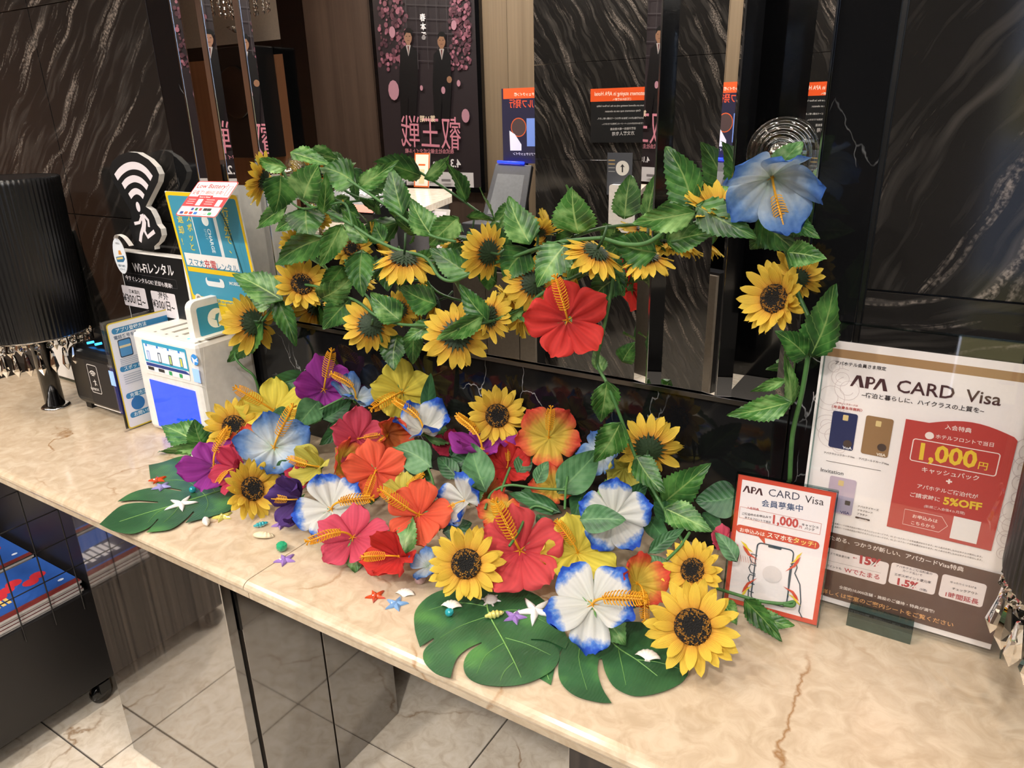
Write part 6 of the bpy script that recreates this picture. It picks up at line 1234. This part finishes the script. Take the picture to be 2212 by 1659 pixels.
# framed event poster
s = msheet(YB + 0.035); ep = thing('event_poster', 'framed dark event poster with two suited figures and pink blossoms', 'poster', V((s.q(925, 200)[0] * -1, YB + 0.03, 1.5)))
mboard(s, 838, 398, 1024, -60, MATS['black_gloss'], ep, 0.03, 'frame', 0.03)
s.rect(838, 398, 1024, -60, '231c1e'); s.rect(838, 398, 1024, 373, 'b8b2b0')
rnd = random.Random(3)
for k in range(420):
    u = rnd.choice((rnd.uniform(822, 880), rnd.uniform(975, 1018))); v = rnd.uniform(-40, 150) ; s.disc(u, v, rnd.uniform(0.006, 0.017), rnd.choice(('6e434d', '84535f', '4f3038', '40282f')), 7)
for k in range(5): s.line([(880 + 22 * k, 0), (886 + 22 * k, 150)], 0.004, '3a3436'); s.line([(880, 10 + 30 * k), (985, 14 + 30 * k)], 0.004, '3a3436')
for (u, v0, v1, face) in ((886, 66, 268, '7a5a48'), (958, 74, 280, '74543f')):
    s.poly([(u - 17, v0 + 44), (u - 6, v0 + 32), (u + 8, v0 + 32), (u + 20, v0 + 46), (u + 22, v0 + 112), (u + 16, v1), (u + 3, v1), (u + 1, v0 + 140), (u - 2, v1), (u - 14, v1), (u - 19, v0 + 114)], '0d0b0c'); s.rect(u - 3, v0 + 34, u + 4, v0 + 22, face); s.disc(u, v0 + 15, 0.030, face, 18, 1.35); s.poly([(u - 8, v0 + 13), (u - 9, v0 + 2), (u - 3, v0 - 5), (u + 5, v0 - 5), (u + 10, v0 + 3), (u + 8, v0 + 14), (u + 5, v0 + 6), (u - 4, v0 + 5)], '070606')
    s.line([(u - 5, v0 + 13), (u - 2, v0 + 13)], 0.003, '1a1210'); s.line([(u + 2, v0 + 13), (u + 5, v0 + 13)], 0.003, '1a1210'); s.line([(u - 2, v0 + 22), (u + 3, v0 + 22)], 0.003, '4a2a24'); s.poly([(u - 5, v0 + 32), (u + 6, v0 + 32), (u + 1, v0 + 56)], '8f8884'); s.poly([(u - 1, v0 + 34), (u + 2, v0 + 34), (u + 1, v0 + 54)], '4a1818')
s.disc(975, 172, 0.02, face, 10)
for (u, v, r_) in ((855, 195, .045), (1010, 250, .03), (995, 180, .014), (852, 70, .025), (985, 55, .02), (962, 195, .016), (915, 190, .012)): s.disc(u, v, r_, '936a74', 12, 1.35)
s.text('叡王戦', 1000, 318, 872, 310, 'b0707c', 0.0, 1.3); s.text('第11期', 945, 262, 912, 262, 'c8b49a', 0.03); x, y = s.q(918, 45)
for k, ch in enumerate('春本番'): s.ltext(ch, x, y - 0.05 * k, 0.045, 'd8d0d0', 0.02, align=0.5)
s.text('株式会社主催公式タイトル戦', 985, 331, 880, 329, 'a86a72', 0.02)
for k, tx in enumerate(('4.3', '4.18', '5.2', '5.16')): s.text(tx, 1000 - 38 * k, 361, 978 - 38 * k, 360, 'c8c2c0', 0.02)
for k in range(5): s.rect(850 + 36 * k, 380 + k % 2 * 6, 870 + 36 * k, 386 + k % 2 * 6, ('8a3a4a', '5a5656', '3a3638', '6a6464', '4a4646')[k])
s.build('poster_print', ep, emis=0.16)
# orange headed notice on the pillar
s = msheet(PY + 0.004); nt_ = thing('notice_board', 'black notice with an orange header on the marble pillar', 'sign', mirrored(1340, 300, PY)); mboard(s, 1277, 308, 1406, 187, MATS['black_gloss'], nt_, 0.003)
s.rect(1277, 308, 1406, 187, '121213'); s.rect(1277, 220, 1406, 187, 'd8501e'); s.text('Customers staying in APA Hotel', 1403, 205, 1286, 207, 'f0d8c8', 0.01, 1.2); s.text('ご宿泊のお客様へ', 1365, 216, 1325, 217, 'f0d8c8', 0.02)
for k, tx in enumerate(('Visitors are allowed meeting only at the 1st floor lobby.', 'Only customers may use an elevator.', 'ご宿泊のお客様以外のご面会は1階ロビーでお願い致します。', 'ご宿泊の方以外のエレベーターのご利用はできません。', '访客只能在一楼大堂会面', '方文客人专用')): s.text(tx, (1400, 1385, 1402, 1392, 1375, 1372)[k], 229 + 11.5 * k + (4 if k > 1 else 0), (1290, 1308, 1292, 1302, 1320, 1324)[k], 231 + 11.5 * k + (4 if k > 1 else 0), 'b8b4b0', 0.01)
s.build('notice_print', nt_, emis=0.12)
# check-in sign and terminal
yc = -1.52; s = msheet(yc); ck = thing('checkin_sign', 'blue and orange self check-in sign standing beside the dark terminal', 'sign', mirrored(1120, 345, yc)); mboard(s, 1089, 352, 1172, 188, MATS['black_gloss'], ck, 0.004)
s.rect(1089, 352, 1172, 188, '26243a'); s.rect(1089, 214, 1172, 188, 'd8552a'); s.text('自動チェックイン機', 1168, 206, 1112, 207, 'f0dcd0', 0.02); s.text('セルフ発行', 1168, 232, 1102, 231, 'd8502e', 0.06, 1.2); s.disc(1122, 275, 0.05, 'c2552a', 20); s.disc(1122, 275, 0.045, '4a3a3a', 20); s.poly([(1104, 325), (1102, 282), (1114, 290), (1128, 312), (1128, 325)], 'dcdae6'); s.rect(1140, 316, 1168, 255, '6f8ad0'); s.text('アプリチェックイン', 1160, 336, 1110, 334, 'e0dce8', 0.02)
s.build('sign_print', ck, emis=0.4)
t = MB(); a = mirrored(1130, 350, yc); t.box(a.x - 0.02, yc - 0.03, 0.0, a.x + 0.02, yc - 0.006, a.z); part('post', t, MATS['black_paint'], ck)
yk = -1.40; kt = thing('checkin_terminal', 'dark tilted check-in terminal with a blue light bar', 'kiosk', (mx_at(1095, yk), yk, 0.0))
T0, T1, T2, T3 = mirrored(1072, 352, yk - 0.08), mirrored(1150, 356, yk - 0.08), mirrored(1132, 474, yk + 0.06), mirrored(1042, 470, yk + 0.06)
nrm = (T1 - T0).cross(T3 - T0).normalized(); nrm = nrm if nrm.y > 0 else -nrm
t = MB(); t.add([T0, T1, T2, T3] + [p - nrm * 0.03 for p in (T0, T1, T2, T3)], [(0, 1, 2, 3), (4, 7, 6, 5), (0, 4, 5, 1), (1, 5, 6, 2), (2, 6, 7, 3), (3, 7, 4, 0)]); part('screen_body', t, MATS['grey_plastic'], kt, bevel=0.006)
ce = (T0 + T1 + T2 + T3) / 4; t = MB(); qs = [ce + (p - ce) * 0.74 - (T0 - T3) * 0.06 + nrm * 0.0015 for p in (T0, T1, T2, T3)]; t.add(qs, [(0, 1, 2, 3)]); part('display', t, plain('display_grey', '77787a', 0.25), kt)
t = MB(); g0, g1 = T0.lerp(T1, 0.08), T0.lerp(T1, 0.80); t.tube([g0 + V((0, 0.004, 0.008)), g1 + V((0, 0.004, 0.008))], 0.007, 8); part('light_bar', t, plain('bar_blue', '1420ff', 0.4, emit='1428ff', estr=6.0, grain=0), kt, True)
t = MB(); b0_, b1_ = T3 + V((-0.04, 0.02, 0)), T2 + V((0.0, 0.20, -0.04)); t.box(min(b0_.x, b1_.x), yk + 0.02, b0_.z - 0.09, max(b0_.x, b1_.x), yk + 0.20, b0_.z - 0.01); part('keypad_base', t, MATS['grey_plastic'], kt, bevel=0.006)
t = MB(); t.box(ce.x - 0.12, yk - 0.12, 0.0, ce.x + 0.12, yk + 0.06, b0_.z - 0.012); part('pedestal', t, MATS['black_paint'], kt)
# side counter with a stone top
CZ = 1.02; sc_ = thing('side_counter', 'stone topped side counter in the lobby before the event poster', 'counter', (mirrored_z(850, 440, CZ).x, -1.4, 0))
cp = [mirrored_z(u, v, CZ) for u, v in ((978, 408), (978, 424), (860, 470), (845, 498), (745, 512), (640, 500), (640, 462), (840, 405))]
def slab(mb_, pts, z0_, z1_):
    b_ = MB(); ngon_prism(b_, [(p.x, p.y) for p in pts], z0_, z1_); mb_.add(b_.v, b_.f)
t = MB(); slab(t, cp, CZ - 0.03, CZ); part('stone_top', t, MATS['floor_marble'], sc_)
cc = sum(cp, V()) / len(cp); t = MB(); slab(t, [cc + (p - cc) * 0.94 for p in cp], 0.0, CZ - 0.031); part('cabinet', t, MATS['black_paint'], sc_)
s_ = mirrored_z(790, 470, CZ + 0.001); reg = thing('payment_machine', 'black and orange payment machine on the side counter', 'machine', s_)
t = MB(); t.add([s_ + V(p) for p in ((-0.16, -0.10, 0), (0.16, -0.10, 0), (0.16, 0.12, 0), (-0.16, 0.12, 0), (-0.16, -0.10, 0.15), (0.16, -0.10, 0.15), (0.16, 0.12, 0.04), (-0.16, 0.12, 0.04))], [(0, 3, 2, 1), (4, 5, 6, 7), (0, 1, 5, 4), (1, 2, 6, 5), (2, 3, 7, 6), (3, 0, 4, 7)]); part('body', t, MATS['black_plastic'], reg, bevel=0.006)
d_ = V((0, 0.22, -0.11)).normalized(); s = Sheet(s_ + V((0.16, 0.122, 0.042)), V((-1, 0, 0)), -d_); s.lrect(0.0, 0.0, 0.32, 0.05, 'd8552a'); s.lrect(0.0, 0.05, 0.32, 0.23, '3a3a3c'); s.ltext('精算機', 0.05, 0.12, 0.07, 'b8b8ba', 0.02); s.build('face_print', reg)
p_ = mirrored_z(912, 405, CZ + 0.0005); cs = thing('counter_card', 'small orange framed card standing on the side counter', 'card', p_); s = Sheet(p_ + V((0.055, 0.0, 0.002)), V((-1, 0, 0)), V((0, -0.15, 1))); s.lrect(0, 0, 0.11, 0.19, 'd8662e'); s.lrect(0.008, 0.008, 0.102, 0.182, 'e2d8cc'); s.lrect(0.03, 0.12, 0.08, 0.13, 'd8662e'); s.lrect(0.035, 0.02, 0.075, 0.10, 'd0c29a')
t = MB(); t.box(0, 0, -0.004, 0.11, 0.19, -0.0004); link('card_board', t.mesh('card_board'), MATS['white_paper'], cs, s.M); s.build('card_print', cs)
yt = -0.72; tp = thing('tablet_stand', 'white framed tablet stand in the lobby behind the garland', 'tablet', mirrored(930, 560, yt)); s = Sheet(mirrored(972, 452, yt), V((-1, 0, 0)), V((0, -0.35, 1)))
a = (mirrored(972, 452, yt) - mirrored(880, 452, yt)).length; t = MB(); t.box(0, -0.26, -0.012, a, 0.0, -0.0004); link('frame', t.mesh('frame'), MATS['white_plastic'], tp, s.M); s.lrect(0.012, -0.248, a - 0.012, -0.012, 'e4d8d8'); s._flat([(a * 0.5 + 0.03 * math.cos(R(g_)), -0.08 + 0.03 * math.sin(R(g_))) for g_ in range(0, 360, 24)], 'c86a74'); s.build('screen_print', tp, emis=0.5)
t = MB(); q_ = s.M @ V((a / 2, -0.25, -0.01)); t.box(q_.x - 0.02, q_.y - 0.04, 0.0, q_.x + 0.02, q_.y, q_.z); part('post', t, MATS['black_paint'], tp)
# white card reader and arrow plate on the pillar
cr_ = thing('card_reader', 'white wall card reader on the marble pillar', 'device', mirrored(1342, 450, PY)); s = msheet(PY + 0.03); a, b = s.q(1315, 500), s.q(1370, 400); t = MB(); ngon_prism(t, rrect_pts(min(a[0], b[0]), a[1], max(a[0], b[0]), b[1], 0.012), -0.028, -0.0004); link('housing', t.mesh('housing'), MATS['white_plastic'], cr_, s.M)
s.rect(1329, 418, 1341, 415, '3a3a3a'); s.frame(1330, 458, 1350, 425, '8a8684', 0.002); s.disc(1340, 442, 0.004, '3a3a3a', 10); s.build('reader_print', cr_)
ap = thing('arrow_plate', 'grey lift notice with a round arrow button above the card reader', 'sign', mirrored(1335, 380, PY)); s = msheet(PY + 0.004); mboard(s, 1312, 420, 1368, 330, MATS['grey_plastic'], ap, 0.003); s.rect(1312, 420, 1368, 330, '4a4c52'); s.disc(1346, 363, 0.034, 'd8d4cc', 20); s.poly([(1346, 354), (1351, 361), (1347.5, 360), (1347.5, 372), (1344.5, 372), (1344.5, 360), (1341, 361)], '2a2a2c')
for k in range(4): s.rect(1316, 345 + 8 * k, 1330, 347 + 8 * k, 'c8a86a' if k < 2 else '9a9a98')
s.build('plate_print', ap)
# chandelier
ch0 = mirrored(508, 20, -1.15); chd = thing('chandelier', 'crystal strand chandelier with a small bottom bowl, seen in the mirror', 'chandelier', V((ch0.x, ch0.y, CEIL)))
b_ = V((ch0.x, ch0.y, 0)); zb = ch0.z - 0.04
t = MB(); t.lathe([(0.0, CEIL - 0.001), (0.24, CEIL - 0.001), (0.24, CEIL - 0.04), (0.0, CEIL - 0.04)], 32, axis=b_); part('canopy', t, MATS['chrome'], chd)
t = MB()
q = MB(); nn = max(6, int((CEIL - 0.05 - zb) / 0.034))
for k in range(nn): q.lathe([(0.0, -0.034 * k), (0.008, -0.034 * k - 0.010), (0.008, -0.034 * k - 0.020), (0.0, -0.034 * k - 0.031)], 6)
sm_ = q.mesh('crystal_strand'); sm_.materials.append(MATS['crystal'])
for ring, (r_, n_) in enumerate(((0.20, 22), (0.13, 14), (0.06, 7))):
    for k in range(n_): g_ = 2 * math.pi * k / n_; link('crystal_strand', sm_, None, chd, Matrix.Translation((b_.x + r_ * math.cos(g_), b_.y + r_ * math.sin(g_), CEIL - 0.04 + 0.0 - 0.02 * ring)))
for k in range(4): g_ = math.pi / 2 * k; t = MB(); t.lathe([(0.0, 0), (0.022, 0.012), (0.026, 0.035), (0.012, 0.06), (0.0, 0.062)], 12, axis=V((b_.x + 0.1 * math.cos(g_), b_.y + 0.1 * math.sin(g_), CEIL - 0.16))); part('bulb', t, plain('bulb_glow', 'fff0e0', 0.5, emit='fff0dc', estr=90.0, grain=0), chd, True)
t = MB(); z_ = mirrored(508, 60, -1.15).z; t.lathe([(0.0, z_ - 0.03), (0.02, z_ - 0.028), (0.05, z_ - 0.008), (0.06, z_), (0.0, z_ + 0.002)], 20, axis=b_); part('bottom_bowl', t, MATS['crystal'], chd); t = MB(); t.tube([(b_.x, b_.y, z_), (b_.x, b_.y, CEIL - 0.04)], 0.003, 6); part('rod', t, MATS['chrome'], chd)
# black loudspeaker on the far wall
lp = mirrored(512, 200, YB + 0.2); sk = thing('wall_speaker', 'black round loudspeaker cabinet on the wooden lobby wall', 'speaker', (lp.x, YB + 0.1, lp.z)); t = MB(); t.box(lp.x - 0.22, YB + 0.001, lp.z - 0.45, lp.x + 0.22, YB + 0.2, lp.z + 0.30); part('cabinet', t, MATS['black_plastic'], sk, bevel=0.01)
t = MB(); t.lathe([(0.17, 0.0), (0.18, 0.008), (0.165, 0.012), (0.12, 0.0), (0.05, -0.02), (0.0, -0.015)], 28); link('cone', t.mesh('cone', True), MATS['black_gloss'], sk, Matrix.Translation((lp.x, YB + 0.203, lp.z)) @ Matrix.Rotation(R(-90), 4, 'X'))

# ------------------------------------------------------------------ backlit floor guide behind the viewer (seen as reflections in stone and acrylic)
GYB = -1.3; gd = thing('floor_guide', 'backlit floor guide board with light panels behind the viewer', 'sign', (0.55, GYB, 0))
gx0, gx1 = mirrored(2085, 650, GYB).x, mirrored(2085, 650, GYB).x + 0.9
t = MB(); t.box(gx0, GYB - 0.08, 0.25, gx1, GYB, 2.25); part('cabinet', t, MATS['black_gloss'], gd)
s = Sheet(V((gx1, GYB + 0.0006, 0)), V((-1, 0, 0)), V((0, 0, 1))); Wg = gx1 - gx0
plain('guide_blue', '8fa6c8', 0.3, emit='7f9cd0', estr=0.55, grain=0); plain('guide_olive', 'a8a478', 0.3, emit='b4ae7c', estr=0.50, grain=0); plain('guide_white', 'e6ecf6', 0.3, emit='dfe8ff', estr=1.6, grain=0); plain('guide_text', '2a2a22', 0.4)
s.lrect(0.02, 1.55, Wg - 0.01, 2.23, 'guide_blue'); s.lrect(0.02, 1.28, Wg - 0.01, 1.55, 'guide_olive'); s.lrect(0.02, 0.78, Wg - 0.01, 1.28, 'guide_blue'); s.lrect(0.02, 0.30, Wg - 0.01, 0.78, 'guide_olive')
s.lrect(Wg - 0.012, 0.30, Wg - 0.004, 2.23, 'guide_white')
for y_ in (1.55, 1.28, 0.78): s.lrect(0.02, y_ - 0.005, Wg - 0.01, y_ + 0.005, 'guide_white')
for k in range(6): s.lrect(0.30, 2.12 - 0.10 * k, 0.36, 2.18 - 0.10 * k, 'guide_white'); s.ltext(('自動販売機', '製氷機', '電子レンジ', 'コインランドリー', '化粧室', '非常口')[k], 0.40, 2.13 - 0.10 * k, 0.045, 'guide_white')
s.ltext('12F - 3F', 0.06, 1.75, 0.09, 'guide_white', 0.02); s.ltext('1F', 0.08, 1.00, 0.12, 'guide_white', 0.02); s.lrect(0.30, 1.02, 0.38, 1.10, 'guide_white'); s.lrect(0.30, 0.88, 0.38, 0.96, 'guide_white'); s.ltext('化粧室', 0.42, 1.03, 0.06, 'guide_white'); s.ltext('レストラン', 0.42, 0.89, 0.06, 'guide_white'); s.ltext('館内案内', 0.12, 1.38, 0.08, 'guide_text', 0.02); s.ltext('Front desk, Lobby', 0.10, 0.66, 0.06, 'guide_text')
s.ltext('APA HOTEL', 0.10, 0.38, 0.12, 'guide_text', 0.02); s._flat([(0.30 + 0.10 * math.cos(R(g_)), 0.56 + 0.06 * math.sin(R(g_))) for g_ in range(0, 360, 12)], 'guide_text'); s._flat([(0.30 + 0.088 * math.cos(R(g_)), 0.56 + 0.05 * math.sin(R(g_))) for g_ in range(0, 360, 12)], 'guide_olive'); s.ltext('APA', 0.245, 0.54, 0.06, 'guide_text', 0.03)
s.build('guide_face', gd)

# low cabinet in the lobby and a dark sheet added to dim its floor, seen low in the mirror
yl = -1.07; lc = thing('lobby_cabinet', 'low grey-brown lobby cabinet reflected below the garlands', 'cabinet', (mx_at(1180, yl), yl - 0.2, 0))
xa, xm, xb_ = mx_at(960, yl), mx_at(1113, yl), mx_at(1156, yl) - 0.01; zt_ = mirrored(1180, 600, yl).z
for x0_, x1_ in ((xa, (xa + xm) / 2), ((xa + xm) / 2, xm), (xm, xb_)):
    t = MB(); t.box(x0_ + 0.003, yl - 0.02, 0.0, x1_ - 0.003, yl, zt_); part('door_panel', t, plain('cabinet_taupe', '5c544b', 0.3, grain=0.1), lc)
t = MB(); t.box(xa, yl - 0.10, 0.0, xb_, yl - 0.021, zt_ + 0.012); part('carcass', t, MATS['black_paint'], lc)
t = MB(); t.box(-0.94, -1.84, 0.0003, 1.2, 0.30, 0.006); tag(link('dim_floor_sheet', t.mesh('dim_floor_sheet'), plain('dim_floor_grey', '3a3632', 0.9, grain=0.2, scale=300)), 'added dark grey sheet imitating dim lobby floor, seen low in the mirror', 'mat')
